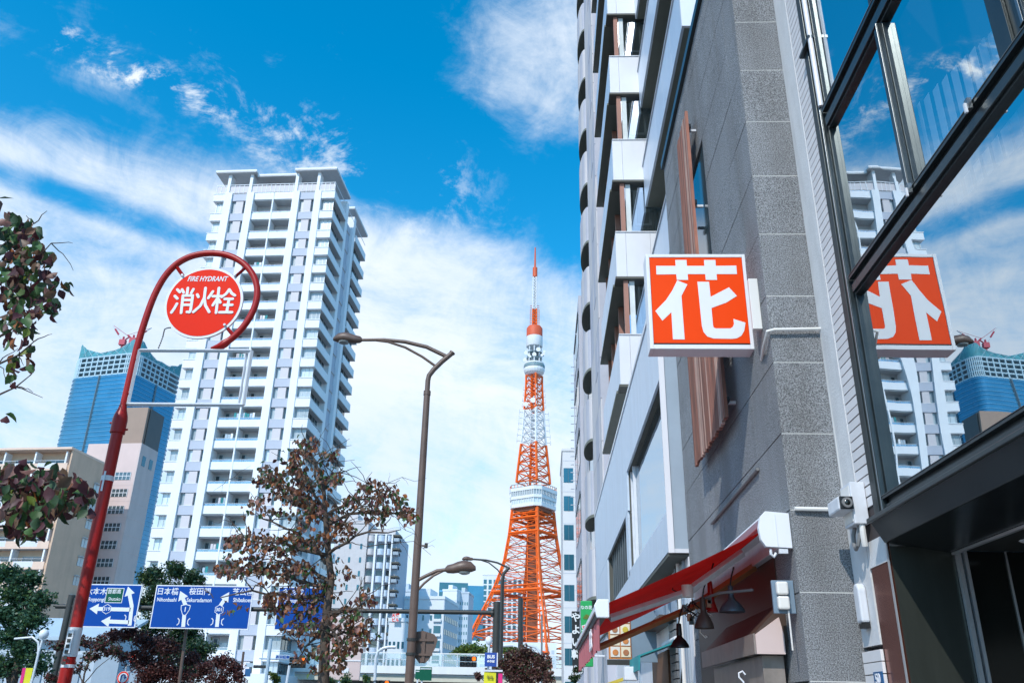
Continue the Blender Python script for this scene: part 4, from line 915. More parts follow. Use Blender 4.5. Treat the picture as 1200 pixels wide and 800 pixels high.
# ================================================================== LATTICE TOWER
TC = (-6.6, 540.0); tt = root('lattice_tower', 'tall orange and white lattice broadcasting tower with observation deck', 'tower', (TC[0], TC[1], 0))
PHI = 12.0
def tz(y): return aty(625, y, 540).z
prof = [(-15, 62), (0, 55), (15, 48), (31, 43), (42, 38.5), (55, 32), (68, 25.2), (86, 18.5), (104, 15.4), (121.5, 13.6), (136, 11.2), (141, 10.8), (163, 8.4), (175, 7.3), (205, 5.6)]
def RR(z):
    for (a0, r0), (a1, r1) in zip(prof, prof[1:]):
        if a0 <= z <= a1: return r0 + (r1 - r0) * (z - a0) / (a1 - a0)
    return prof[-1][1] if z > prof[-1][0] else prof[0][1]
def corner(k, z, f=1.0):
    a_ = R(-90 + PHI + 90 * k); r = RR(z) * f; return Vector((TC[0] + r * math.cos(a_), TC[1] + r * math.sin(a_), z))
def band(z0, z1, step, mat, wleg, wbr, inner=True, nm='bracing'):
    zs = [z0 + (z1 - z0) * i / max(1, round((z1 - z0) / step)) for i in range(max(1, round((z1 - z0) / step)) + 1)]
    for k in range(4):
        g = B()
        for za, zb_ in zip(zs, zs[1:]):
            if inner and RR(za) > 14:      # legs are themselves slim lattices
                for f in (1.0,):
                    g.bar(corner(k, za, f), corner(k, zb_, f), wleg * .8, mat)
                for s_ in (-1, 1):
                    o1 = (corner((k + s_) % 4, za) - corner(k, za)) * .06; o2 = (corner((k + s_) % 4, zb_) - corner(k, zb_)) * .06
                    g.bar(corner(k, za) + o1, corner(k, zb_) + o2, wleg * .45, mat); g.bar(corner(k, za), corner(k, zb_) + o2, wbr * .7, mat); g.bar(corner(k, za) + o1, corner(k, zb_), wbr * .7, mat)
            else: g.bar(corner(k, za), corner(k, zb_), wleg, mat)
        g.obj('leg', tt, world=True)
        g = B()
        for i, (za, zb_) in enumerate(zip(zs, zs[1:])):
            p0, p1, q0, q1 = corner(k, za), corner((k + 1) % 4, za), corner(k, zb_), corner((k + 1) % 4, zb_)
            g.bar(p0, p1, wbr * 1.2, mat); g.bar(p0, q1, wbr, mat); g.bar(p1, q0, wbr, mat)
            if RR(za) > 12:
                m0, m1 = (p0 + p1) / 2, (q0 + q1) / 2; c_m = (p0 + q1 + p1 + q0) / 4
                g.bar(p0 + (q0 - p0) * .5, p1 + (q1 - p1) * .5, wbr * .6, mat)
                g.bar(m1, p0 + (q0 - p0) * .5, wbr * .5, mat); g.bar(m1, p1 + (q1 - p1) * .5, wbr * .5, mat)
                if k < 2: g.bar(corner(k, za), corner(k + 2, za), wbr * .7, mat)
        g.obj(nm, tt, world=True, kind='stuff')
band(-15, 55, 11.7, 'orange_steel', 1.3, .45)
band(55, 119, 8.0, 'orange_steel', 1.15, .36)
band(137, 163, 6.5, 'orange_steel', 1.2, .5, False)
band(163, 187, 6, 'steel_white', 1.0, .42, False)
band(187, 212, 5, 'orange_steel', 1.0, .40, False)
# heavy ring girders
for z in (68, 104, 113):
    g = B()
    for k in range(4): g.bar(corner(k, z), corner((k + 1) % 4, z), 1.4, 'orange_steel'); g.bar(corner(k, z + 3), corner((k + 1) % 4, z + 3), .8, 'orange_steel')
    g.obj('ring_girder', tt, world=True)
g = B()
g.box(TC[0] - 3.0, TC[0] + 3.0, 537, 543, -15, 117, 'core_brown')
for z in range(0, 118, 8): g.box(TC[0] - 3.3, TC[0] + 3.3, 536.7, 543.3, z, z + .5, 'orange_steel')
for x in (-3.2, 3.2): g.box(TC[0] + x - .3, TC[0] + x + .3, 536.2, 536.9, 0, 117, 'orange_steel')
g.obj('lift_shaft', tt, world=True)
g = B()
for z in range(138, 210, 3): g.box(TC[0] - 2.2, TC[0] + 2.2, 538, 542, z, z + .35, 'orange_steel' if not 163 < z < 187 else 'steel_white')
for x, y in ((-2, 538), (2, 538), (-2, 542), (2, 542)):
    g.bar((TC[0] + x, y, 136), (TC[0] + x, y, 163), .6, 'orange_steel'); g.bar((TC[0] + x, y, 163), (TC[0] + x, y, 187), .6, 'steel_white'); g.bar((TC[0] + x * .8, y, 187), (TC[0] + x * .8, y, 212), 1.1, 'orange_steel')
g.obj('inner_shaft', tt, world=True)
# observation deck: octagonal box
def octo(r, cut=.30):
    P_ = []
    for k in range(4):
        a_, c_2 = R(-90 + PHI + 90 * k), R(-90 + PHI + 90 * (k + 1)); A = Vector((math.cos(a_), math.sin(a_))) * r; C2 = Vector((math.cos(c_2), math.sin(c_2))) * r
        P_ += [(TC[0] + (A + (C2 - A) * cut * .5).x, TC[1] + (A + (C2 - A) * cut * .5).y), (TC[0] + (C2 + (A - C2) * cut * .5).x, TC[1] + (C2 + (A - C2) * cut * .5).y)]
    return P_
z0, z1 = 119.6, 134.0
for nm, r, a0, a1, m_ in (('deck_soffit', 14.2, z0 - 2.5, z0 - .01, 'core_brown'), ('deck_band', 17.0, z0, z0 + 2.2, 'steel_white'), ('deck_glazing', 16.5, z0 + 2.201, z0 + 5.2, 'curtain_win'), ('deck_band', 17.4, z0 + 5.201, z0 + 7.2, 'steel_white'), ('deck_glazing', 17.2, z0 + 7.201, z0 + 10.2, 'curtain_win'), ('deck_band', 17.9, z0 + 10.201, z0 + 12.4, 'steel_white'), ('deck_roof', 16.8, z0 + 12.401, z0 + 13, 'steel_teal')):
    g = B(); g.prism(octo(r), 'z', a0, a1, m_); g.obj(nm, tt, world=True)
g = B()
for rr, za, zb_ in ((16.9, z0 + 2.2, z0 + 5.2), (17.6, z0 + 7.2, z0 + 10.2)):
    O8 = octo(rr)
    for i in range(8):
        p, q_ = Vector(O8[i]), Vector(O8[(i + 1) % 8]); m_ = max(1, int((q_ - p).length / 1.7))
        for j in range(m_): t = p + (q_ - p) * j / m_; g.box(t.x - .15, t.x + .15, t.y - .15, t.y + .15, za, zb_, 'steel_white')
O8 = octo(17.4)
for i in range(8):
    p, q_ = Vector(O8[i]), Vector(O8[(i + 1) % 8]); m_ = max(1, int((q_ - p).length / 2.2)); g.bar((p.x, p.y, z0 + 14.6), (q_.x, q_.y, z0 + 14.6), .3, 'steel_teal')
    for j in range(m_): t = p + (q_ - p) * j / m_; g.bar((t.x, t.y, z0 + 12.4), (t.x, t.y, z0 + 14.6), .22, 'orange_steel')
g.obj('deck_mullions', tt, world=True)
# antennas on the white and upper sections
g = B()
for k in range(4):
    for z in range(165, 205, 4):
        c0 = corner(k, z); d = (c0 - Vector((TC[0], TC[1], z))).normalized(); g.bar(c0, c0 + d * (3.5 if z < 187 else 1.8), .35, 'steel_white'); g.bar(c0 + d * 3.2 + Vector((0, 0, -1.5)) if z < 187 else c0 + d * 1.6, c0 + d * 3.2 + Vector((0, 0, 1.5)) if z < 187 else c0 + d * 1.6 + Vector((0, 0, 2)), .4, 'steel_white')
g.obj('antenna_arms', tt, world=True, kind='stuff')
g = B(); g.lathe([(1.9, 0), (1.9, .4), (.6, 1.0)], (TC[0] - .5, 533.5, 192), 'steel_white', 16, 'y'); g.lathe([(1.6, 0), (1.6, .3)], (TC[0] - 5.5, 536, 190), 'steel_white', 12, 'y'); g.obj('dish', tt, world=True)
# upper observatory and antenna mast
g = B(); g.lathe([(5.0, 212), (6.6, 213.5), (7.2, 215), (7.2, 216.8), (6.2, 217.2), (6.2, 219.4), (6.8, 219.6), (6.8, 220.6)], (TC[0], TC[1], 0), 'steel_white', 20); g.obj('upper_deck', tt, world=True)
g = B(); g.lathe([(7.3, 217.21), (7.3, 219.0)], (TC[0], TC[1], 0), 'steel_teal', 20); g.obj('upper_glazing', tt, world=True)
g = B()
for k in range(16):
    a_ = k * math.pi / 8; rr = random.uniform(5.0, 7.5); z = random.uniform(222, 231); c0 = (TC[0] + rr * math.cos(a_), TC[1] + rr * math.sin(a_)); g.lathe([(random.uniform(.8, 1.6), 0), (.6, .8)], (c0[0], c0[1] - .3, z), 'steel_white', 10, 'y'); g.bar((TC[0], TC[1], z), (c0[0], c0[1], z), .3, 'steel_white')
for k in range(8): a_ = k * math.pi / 4; g.bar((TC[0] + 5 * math.cos(a_), TC[1] + 5 * math.sin(a_), 220), (TC[0] + 4.6 * math.cos(a_), TC[1] + 4.6 * math.sin(a_), 233), .6, 'steel_white')
for z in (224, 228): g.lathe([(5.4, z), (5.6, z + .3), (5.4, z + .5)], (TC[0], TC[1], 0), 'steel_teal', 16)
g.obj('antenna_platform', tt, world=True)
g = B(); g.lathe([(5.5, 233), (5.7, 233.3), (5.7, 240.5), (5.5, 240.6)], (TC[0], TC[1], 0), 'steel_white', 24); g.obj('drum_lower', tt, world=True, smooth=True)
g = B(); g.lathe([(5.6, 240.61), (5.6, 247.0), (4.6, 248.5), (1, 248.8)], (TC[0], TC[1], 0), 'orange_faded', 24); g.obj('drum_upper', tt, world=True, smooth=True)
def mast(z0, z1, w0, w1, mat, st, hw=.35):
    g = B(); n = int((z1 - z0) / st)
    for i in range(n):
        za, zb_ = z0 + (z1 - z0) * i / n, z0 + (z1 - z0) * (i + 1) / n; wa, wb_ = w0 + (w1 - w0) * i / n, w0 + (w1 - w0) * (i + 1) / n
        Pa = [Vector((TC[0] + sx_ * wa, TC[1] + sy_ * wa, za)) for sx_, sy_ in ((-1, -1), (1, -1), (1, 1), (-1, 1))]; Pb = [Vector((TC[0] + sx_ * wb_, TC[1] + sy_ * wb_, zb_)) for sx_, sy_ in ((-1, -1), (1, -1), (1, 1), (-1, 1))]
        for k in range(4): g.bar(Pa[k], Pb[k], hw, mat); g.bar(Pa[k], Pb[(k + 1) % 4], hw * .7, mat); g.bar(Pa[k], Pa[(k + 1) % 4], hw * .7, mat)
    g.obj('mast_section', tt, world=True)
zA, zB, zC, zD, zE = 248.5, tz(362.5), tz(325), tz(313.5), tz(290)
mast(zA, zB, 1.5, 1.4, 'orange_steel', 2.4, .6)
g = B(); g.box(TC[0] - .8, TC[0] + .8, TC[1] - .8, TC[1] + .8, zA, zB, 'orange_faded')
for k in range(12): z = zA + k * 1.5; g.bar((TC[0] - 3.2, TC[1], z), (TC[0] + 3.2, TC[1], z), .3, 'orange_faded')
for x in (-3.2, 3.2): g.bar((TC[0] + x, TC[1], zA), (TC[0] + x, TC[1], zB), .18, 'orange_faded')
g.obj('aerial_ladder', tt, world=True)
mast(zB, zC, 1.2, 1.1, 'steel_white', 2.2, .75)
g = B(); g.box(TC[0] - .5, TC[0] + .5, TC[1] - .5, TC[1] + .5, zB, zC, 'steel_teal'); g.obj('mast_core', tt, world=True)
g = B(); g.lathe([(1.3, 0), (1.7, .3), (1.7, zD - zC - .3), (1.2, zD - zC)], (TC[0], TC[1], zC), 'orange_faded', 12); g.obj('aerial_drum', tt, world=True, smooth=True)
g = B(); g.tube([(TC[0], TC[1], zD), (TC[0], TC[1], zE)], [.75, .42], 'orange_faded', 6); g.obj('mast_tip', tt, world=True)
# ================================================================== FIRE HYDRANT SIGN
HY = 5.75
def h(px, py, y=HY): return aty(px, py, y)
zc_ = h(141, 500).z; pb = h(75, 800); hp = root('hydrant_sign', 'red hooked fire hydrant pole with round sign reading FIRE HYDRANT 消火栓 and empty white frame', 'sign', (pb.x, HY, 0))
ptop = h(147, 490); px_ = (pb.x + ptop.x) / 2
b = B(); b.tube([(pb.x, HY, 0), (pb.x, HY, zc_ - .02)], .041, 'hydrant_red', 20); b.obj('pole', hp, world=True, smooth=True)
zc_ = h(141, 500).z
b = B(); b.lathe([(.048, zc_ - .05), (.052, zc_ - .048), (.052, zc_ + .05), (.048, zc_ + .08), (.030, zc_ + .14), (.027, zc_ + .16)], (pb.x, HY, 0), 'hydrant_red', 20); b.tube([(pb.x + .05, HY, zc_ - .02), (pb.x + .07, HY, zc_ - .02)], .008, 'hydrant_red', 6); b.tube([(pb.x - .07, HY, zc_ + .03), (pb.x - .05, HY, zc_ + .03)], .008, 'hydrant_red', 6); b.obj('collar', hp, world=True, smooth=True)
arch = [(pb.x, HY, zc_ + .12), (pb.x, HY, h(156, 455).z), (pb.x, HY, h(166, 410).z)] + [h(*p) for p in ((172, 372), (180, 338), (190.5, 319), (206, 305.5), (220, 299.5), (232.5, 296.8), (246, 295.6), (259, 296), (270, 298.5), (279, 303), (287, 308.5), (294, 315.5), (300, 324.5), (303, 335), (303.5, 346), (301, 358), (295.5, 369.5), (289, 379), (282, 387.5), (275, 395), (267, 401.5), (258, 405.5), (247, 407.5))]
arch[1] = Vector((pb.x + .005, HY, arch[1][2])); 
def smooth_path(P_, k=4):
    P_ = [Vector(p) for p in P_]; o = []
    for i in range(len(P_) - 1):
        p0, p1, p2, p3 = P_[max(i - 1, 0)], P_[i], P_[i + 1], P_[min(i + 2, len(P_) - 1)]
        for j in range(k):
            t = j / k; o.append(.5 * ((2 * p1) + (p2 - p0) * t + (2 * p0 - 5 * p1 + 4 * p2 - p3) * t * t + (3 * p1 - p0 - 3 * p2 + p3) * t ** 3))
    return o + [P_[-1]]
for i in range(len(arch)): arch[i] = Vector(arch[i])
arch[1].x = arch[0].x + .004; arch[2].x = arch[0].x + .010; arch[3].x = arch[0].x + .020; arch[4] = h(179.5, 340)
for _ in range(3):
    arch = arch[:3] + [arch[i] * .5 + (arch[i - 1] + arch[i + 1]) * .25 for i in range(3, len(arch) - 2)] + arch[-2:]
ar2 = smooth_path(arch)
b = B(); b.tube(ar2, [.025] * (len(ar2) - 9) + [.027, .030, .031, .030, .027, .022, .016, .010, .006], 'hydrant_red', 16); b.obj('hook', hp, world=True, smooth=True)
dc = h(239.3, 355); RD = .303
b = B(); b.lathe([(RD, -.012), (RD, .006), (RD - .004, .010), (.001, .010)], (dc.x, HY, dc.z), 'sign_white', 64, 'y'); dd = b.obj('disc_rim', hp, world=True)
b = B(); b.lathe([(RD - .019, -.014), (RD - .019, -.0125), (.001, -.0125)], (dc.x, HY, dc.z), 'sign_red', 64, 'y'); b.obj('disc_face', hp, world=True)
for p, q_ in (((206.6, 312), (215, 324)), ((289.5, 312), (276, 324)), ((272.7, 392), (264.5, 382))):
    b = B(); P0, P1 = h(*p), h(*q_); b.bar(P0, P1, .020, 'hydrant_red'); b.obj('strut', hp, world=True)
    b = B(); b.tube([P1 + Vector((0, -.03, 0)), P1 + Vector((0, .01, 0))], .010, 'frame_grey', 8); b.obj('bolt', hp, world=True)
text('FIRE HYDRANT', .060, 'sign_white', 'lettering', hp, h(243, 327, HY - .0155), shear=.22, off=.0012, sx=.76, depth=.001)
# 消火栓 as round-ended strokes (zoom pixels of a 5.714x view with its corner at 180,280)
def hz(x, y):
    P_ = h(180 + x / 5.714, 280 + y / 5.714); return (P_.x, P_.z)
ks = [[(165, 345), (182, 362)], [(148, 388), (165, 405)], [(125, 498), (145, 470), (162, 440)],
      [(235, 335), (230, 372)], [(196, 345), (207, 365)], [(272, 343), (258, 368)], [(190, 500), (203, 385), (268, 385), (254, 480), (247, 497), (230, 495)], [(200, 415), (262, 415)], [(195, 447), (258, 447)],
      [(353, 335), (345, 400), (318, 455), (272, 495)], [(345, 400), (352, 450), (378, 495)], [(298, 378), (306, 395)], [(402, 358), (372, 402)],
      [(402, 390), (470, 390)], [(443, 335), (424, 500)], [(432, 405), (402, 450)], [(440, 410), (452, 432)],
      [(512, 345), (490, 375), (462, 395)], [(512, 345), (530, 372), (550, 385)], [(482, 408), (535, 408)], [(478, 448), (532, 448)], [(447, 497), (530, 497)], [(510, 410), (495, 495)]]
for i, K in enumerate(ks):
    b = B(); stroke(b, [hz(*p) for p in K], .0215, 'y', HY - .0172 - .00007 * i, HY - .0142, 'sign_white'); b.obj('character_stroke', hp, world=True)
# chain and empty advertisement frame
b = B(); cp = [h(*p) for p in ((200.6, 383.8), (197, 384), (193, 385.5), (191.8, 390), (191, 394), (188.5, 401), (185.2, 409))]
for p, q_ in zip(cp, cp[1:]):
    for t in (0, .34, .67): b.bar(p + (q_ - p) * t, p + (q_ - p) * (t + .24), .008, 'cable')
b.obj('chain', hp, world=True)
fr = [h(163, 410.5), h(295, 409.8), h(288.5, 474.5), h(151, 475)]
fr = [Vector((fr[0].x, HY, fr[0].z)), Vector((fr[1].x, HY, fr[0].z)), Vector((fr[1].x, HY, fr[2].z)), Vector((fr[0].x, HY, fr[2].z))]
for i in range(4): b = B(); b.bar(fr[i], fr[(i + 1) % 4], .022, 'frame_grey'); b.obj('frame_bar', hp, world=True)
b = B(); b.bar(fr[1] + Vector((-.045, .03, 0)), fr[2] + Vector((-.045, .03, 0)), .014, 'frame_grey'); b.obj('frame_bar', hp, world=True)
for z in (h(160, 422).z, h(152, 462).z): b = B(); b.bar((pb.x, HY, z), (fr[0].x, HY, z), .028, 'hydrant_red'); b.obj('frame_lug', hp, world=True)
zt_, zb2 = h(90, 735).z, h(83, 769).z
b = B(); b.lathe([(.0435, zb2), (.0435, zt_)], (pb.x, HY, 0), 'frame_grey', 16); b.obj('notice_sleeve', hp, world=True, smooth=True)
b = B(); b.box(pb.x - .018, pb.x + .022, HY - .056, HY - .0495, zb2 + .02, zt_ - .02, 'sign_white'); b.obj('notice_plate', hp, world=True)
for i in range(6): b = B(); z = zt_ - .05 - i * .034; b.box(pb.x - .010, pb.x + .014, HY - .0575, HY - .0565, z - .011, z + .011, 'pole_dark'); b.obj('notice_mark', hp, world=True)
z = h(90, 782).z; b = B(); b.lathe([(.0425, z), (.0425, z + .02)], (pb.x, HY, 0), 'sign_white', 16); b.obj('tape', hp, world=True)
z = h(127, 562).z; b = B(); b.lathe([(.0425, z - .01), (.0425, z + .025)], (pb.x, HY, 0), 'frame_grey', 16); b.box(pb.x - .006, pb.x + .006, HY - .052, HY - .0485, z - .09, z + .05, 'sign_white'); b.obj('clamp_band', hp, world=True)

# ================================================================== STREET LAMPS
sl_ = root('street_lamp', 'tall brown street lamp with bent arm, lower second lamp and triangular sign back', 'street lamp', (-2.65, 18, 0))
L = lambda px, py, y=18: aty(px, py, y)
X0 = -2.65
b = B(); b.tube([(X0, 18, 0), (X0, 18, 4.6), (X0, 18, 8.15)], [.098, .085, .072], 'lamp_brown', 16); b.obj('pole', sl_, world=True, smooth=True)
b = B(); b.tube([(X0, 18, 8.12), (X0, 18, 8.22)], .082, 'lamp_brown', 16); b.tube([(X0, 18, 8.2), (X0, 18, 8.48), (X0 + .02, 18, 8.60), (X0 + .12, 18, 8.75), (X0 + .30, 18, 8.95), L(530, 413.5)], .058, 'lamp_brown', 14); b.tube([L(530, 413.5) - Vector((.012, 0, .012)), L(530.6, 412.6)], .07, 'lamp_brown', 12); b.obj('bent_arm', sl_, world=True, smooth=True)
b = B(); b.tube([L(524, 418), L(500, 406.5), L(475, 400.5), L(450, 398), L(422, 398.3)], [.050, .048, .045, .04, .036], 'lamp_brown', 10); b.obj('arm', sl_, world=True, smooth=True)
b = B(); b.tube([L(512, 430), L(495, 418), L(475, 407), L(455, 400.5), L(440, 398.6)], .030, 'lamp_brown', 8); b.obj('arm_stay', sl_, world=True, smooth=True)
def head(parent, p, q_, s, nm='lamp_head'):
    d = (q_ - p); Ln = d.length; u = d.normalized(); up = Vector((0, 0, 1)); 
    prof_ = [(0, .055, .05, 0), (.07, .10, .085, 0), (.25, .12, .10, .0), (.42, .14, .13, .02), (.62, .15, .15, .03), (.85, .13, .12, .01), (1.0, .05, .05, -.02)]
    vs = []; n = 12; w_ = u.cross(up).normalized(); up2 = w_.cross(u)
    for t, hh, ww, oz in prof_:
        for k in range(n):
            a_ = 2 * math.pi * k / n; vs.append(p + u * (t * Ln) + up2 * (math.sin(a_) * hh * s * (1 if math.sin(a_) > 0 else .75) + oz * s) + w_ * (math.cos(a_) * ww * s))
    fs = [(i * n + k, i * n + (k + 1) % n, (i + 1) * n + (k + 1) % n, (i + 1) * n + k) for i in range(len(prof_) - 1) for k in range(n)] + [list(range(n)), [(len(prof_) - 1) * n + k for k in range(n)]]
    g = B(); g.add(vs, fs, 'lamp_brown'); o = g.obj(nm, parent, world=True, smooth=True)
    g = B(); c0 = p + u * (.62 * Ln) - up2 * (.075 * s); g.lathe([(.13 * s, 0), (.12 * s, -.03 * s), (.06 * s, -.055 * s), (.01, -.06 * s)], tuple(c0), 'lens', 14); ln = g.obj('lens', o, smooth=True); ln.data.transform(XF[parent].inverted())
head(sl_, L(424, 398.5), L(391, 396.5), .95)
b = B(); b.tube([(X0, 18, 4.02), L(498, 675), L(512, 668.5), L(524, 667)], .038, 'lamp_brown', 10); b.tube([(X0, 18, 3.78), L(497, 683), L(508, 674), L(520, 668)], .026, 'lamp_brown', 8); b.obj('lower_arm', sl_, world=True, smooth=True)
head(sl_, L(522, 667.3), L(557.5, 664.8), .95)
b = B(); b.box(X0 + .09, X0 + .20, 17.97, 18.03, L(497, 640).z, L(497, 640).z + .03, 'lamp_brown'); b.lathe([(.035, 0), (.035, .1)], (X0 + .18, 18, L(497, 640).z - .03), 'pole_dark', 10); b.obj('sensor', sl_, world=True)
tri = [L(479, 740), L(495, 737.8), L(508, 742), L(512, 748), L(509, 758), L(502, 771), L(497, 776), L(490, 776), L(484, 768), L(478, 752), L(476.8, 744)]
b = B(); b.prism([(p.x, p.z) for p in tri], 'y', 18.14, 18.155, 'lamp_brown'); b.obj('triangle_sign', sl_, world=True)
b = B(); p = L(496.5, 740); b.box(p.x - .03, p.x + .03, 18.11, 18.139, L(496, 775).z, p.z, 'lamp_brown'); b.obj('sign_stiffener', sl_, world=True)
for y_ in (749, 766):
    b = B(); zz = L(490, y_).z; b.box(X0 - .11, X0 + .42, 18.095, 18.109, zz - .02, zz + .02, 'lamp_brown'); b.lathe([(.108, zz - .025), (.108, zz + .025)], (X0, 18, 0), 'pole_dark', 16); b.obj('sign_band', sl_, world=True)
s2 = root('street_lamp', 'smaller distant street lamp with thin curved arm in front of the lattice tower', 'street lamp', (aty(587, 700, 47).x, 47, 0))
L7 = lambda x, y: aty(x, y, 47)
x7 = L7(587.5, 740).x
b = B(); b.tube([(x7, 47, 0), (x7, 47, L7(588, 680).z), L7(590, 672), L7(597, 664)], [.13, .10, .09, .08], 'pole_dark', 8); b.obj('pole', s2, world=True, smooth=True)
b = B(); b.tube([L7(596, 665), L7(583, 659), L7(570, 656), L7(554, 654.8)], .05, 'pole_dark', 6); b.tube([L7(589, 675), L7(583, 667), L7(573, 659), L7(564, 656)], .035, 'pole_dark', 6); b.obj('arm', s2, world=True, smooth=True)
head(s2, L7(554.5, 655), L7(541.5, 654.5), .85)

# ================================================================== GANTRY WITH DIRECTION SIGNS
GY = 42.0; G = lambda px, py: aty(px, py, GY)
zb_ = G(400, 714.5).z
gt = root('sign_gantry', 'dark horizontal gantry beam across the road on two dark posts', 'gantry', (G(582, 715).x, GY, 0))
b = B(); b.tube([(G(62, 712).x, GY + .25, zb_), (G(583, 715).x, GY + .25, zb_ + .02)], .105, 'pole_dark', 14); b.obj('beam', gt, world=True, smooth=True)
b = B(); b.tube([(G(582, 715).x, GY + .25, 0), (G(582, 715).x, GY + .25, G(582, 704).z)], .175, 'pole_dark', 14); b.obj('post', gt, world=True, smooth=True)
b = B(); b.tube([(G(575, 716).x, GY + .25, zb_), (G(577.5, 716).x, GY + .25, zb_)], .19, 'pole_dark', 12); b.obj('flange', gt, world=True)
b = B(); x = G(71, 745).x; b.tube([(x, GY + .25, 0), (x, GY + .25, G(76, 696).z)], .18, 'pole_dark', 12); b.obj('post', gt, world=True, smooth=True)
b = B(); x = G(80, 740).x; b.tube([(x, GY + .1, 0), (x, GY + .1, G(82, 700).z)], .12, 'pole_dark', 12); b.obj('post', gt, world=True, smooth=True)
def rsign(lab, xl, xr, zt, zb):
    s = root('direction_sign', lab, 'road sign', ((xl + xr) / 2, GY, zb), 0, 'blue direction signs on the gantry')
    g = B(); g.box(xl, xr, GY, GY + .05, zb, zt, 'sign_white'); g.obj('sign_board', s, world=True)
    g = B(); g.box(xl + .05, xr - .05, GY - .006, GY - .001, zb + .05, zt - .05, 'road_blue'); g.obj('sign_face', s, world=True)
    for f in (.2, .8): g = B(); x = xl + (xr - xl) * f; g.box(x - .05, x + .05, GY + .051, GY + .12, zb + .3, zt - .3, 'pole_dark'); g.obj('bracket', s, world=True)
    return s
def gp(px, py): p = G(px, py); return (p.x, p.z)
def arrow(s, pts, w=.18, hl=.42, hw=.25):
    pts = [gp(*p) for p in pts]; (x0, y0), (x1, y1) = pts[-2], pts[-1]; d = math.hypot(x1 - x0, y1 - y0); ux, uy = (x1 - x0) / d, (y1 - y0) / d
    bx_, by_ = x1 - ux * hl, y1 - uy * hl; g = B(); stroke(g, pts[:-1] + [(bx_, by_)], w, 'y', GY - .012, GY - .0065, 'sign_white', False)
    if len(pts) > 2: g.prism([(pts[1][0] + math.cos(k * math.pi / 4) * w / 2, pts[1][1] + math.sin(k * math.pi / 4) * w / 2) for k in range(8)], 'y', GY - .0128, GY - .0065, 'sign_white')
    g.prism([(x1, y1), (bx_ - uy * hw, by_ + ux * hw), (bx_ + uy * hw, by_ - ux * hw)], 'y', GY - .0133, GY - .0066, 'sign_white'); g.obj('arrow', s, world=True)
def brackets(s, px, py):
    g = B(); x, z = gp(px, py)
    for k in (-1, 1): stroke(g, [(x + k * .30, z + .16), (x + k * .21, z + .08), (x + k * .21, z - .08), (x + k * .30, z - .16)], .04, 'y', GY - .012, GY - .0065, 'sign_white', False)
    g.obj('route_mark', s, world=True)
def tx(s, st, px, py, sz, shape=1.0, mat='sign_white', off=.012, dy=-.007): text(st, sz, mat, 'lettering', s, Vector((gp(px, py)[0], GY + dy, gp(px, py)[1])), sx=shape, off=off * .35, depth=.003)
zT, zB_ = G(240, 685.6).z, G(240, 736.6).z
s1_ = rsign('left blue direction sign with green Shutoko box and two left arrows', G(97, 710).x, G(162.5, 710).x, zT, zB_)
x, z = gp(134.3, 697); g = B(); g.box(x - .43, x + .43, GY - .0100, GY - .0065, z - .36, z + .34, 'sign_white'); g.box(x - .40, x + .40, GY - .0130, GY - .0105, z - .33, z + .31, 'road_green'); g.obj('green_panel', s1_, world=True)
arrow(s1_, [(152, 732.5), (154.5, 709.7), (150.2, 686.8)]); arrow(s1_, [(153, 713.8), (105, 712.7)]); arrow(s1_, [(151.2, 728.6), (118.5, 727.3)])
tx(s1_, '六本木', 113, 693, .35); tx(s1_, 'Roppongi', 113, 702, .26, .82); tx(s1_, '首都高', 134.3, 693, .235, .95, off=.006, dy=-.0135); tx(s1_, 'Shutoko', 134.3, 701.5, .22, .82, off=.004, dy=-.0135); brackets(s1_, 152.5, 724)
def hexs(s, px, py, st, n=6, sz=.22):
    x, z = gp(px, py); g = B(); r = .24; g.prism([(x + math.sin(k * 2 * math.pi / n) * r, z + math.cos(k * 2 * math.pi / n) * r) for k in range(n)], 'y', GY - .0175, GY - .0140, 'sign_white'); r = .21
    g.prism([(x + math.sin(k * 2 * math.pi / n) * r, z + math.cos(k * 2 * math.pi / n) * r) for k in range(n)], 'y', GY - .0205, GY - .018, 'road_blue'); g.obj('route_shield', s, world=True)
    text(st, sz, 'sign_white', 'lettering', s, Vector((x, GY - .022, z)), off=.006, depth=.002)
hexs(s1_, 125.3, 713.2, '319')
s2_ = rsign('middle blue direction sign with arrows for Nihonbashi and Sakuradamon', G(179.2, 710).x, G(294.3, 711).x, zT, zB_)
arrow(s2_, [(214.7, 734), (217.2, 708), (211.3, 692)]); arrow(s2_, [(254.2, 734), (256.6, 712), (268.7, 693.3)])
tx(s2_, '日本橋', 196.5, 693, .36); tx(s2_, 'Nihonbashi', 195.5, 702.3, .25, .85); tx(s2_, '桜田門', 234.5, 693, .36); tx(s2_, 'Sakuradamon', 233.5, 702.8, .27, .85); tx(s2_, '芝公園', 285, 693.7, .36); tx(s2_, 'Shibakoen', 284.5, 702.8, .27, .85)
brackets(s2_, 215, 728); brackets(s2_, 254.7, 728)
x, z = gp(217.2, 713.8); g = B(); sh_ = [(-.24, .20), (0, .26), (.24, .20), (.22, 0), (.10, -.24), (0, -.30), (-.10, -.24), (-.22, 0)]
g.prism([(x + u, z + v) for u, v in sh_], 'y', GY - .0175, GY - .014, 'sign_white'); g.prism([(x + u * .85, z + v * .85) for u, v in sh_], 'y', GY - .0205, GY - .018, 'road_blue'); g.obj('route_shield', s2_, world=True); text('1', .30, 'sign_white', 'lettering', s2_, Vector((x, GY - .022, z)), off=.008, depth=.002)
hexs(s2_, 257, 714, '301')
s3_ = rsign('right blue direction sign mostly hidden behind the rust brown tree', G(324, 710).x, G(384, 711).x, zT, zB_)
tx(s3_, '金杉橋', 343, 694.5, .36); tx(s3_, 'Kanasugibashi', 345, 703.5, .25, .8)

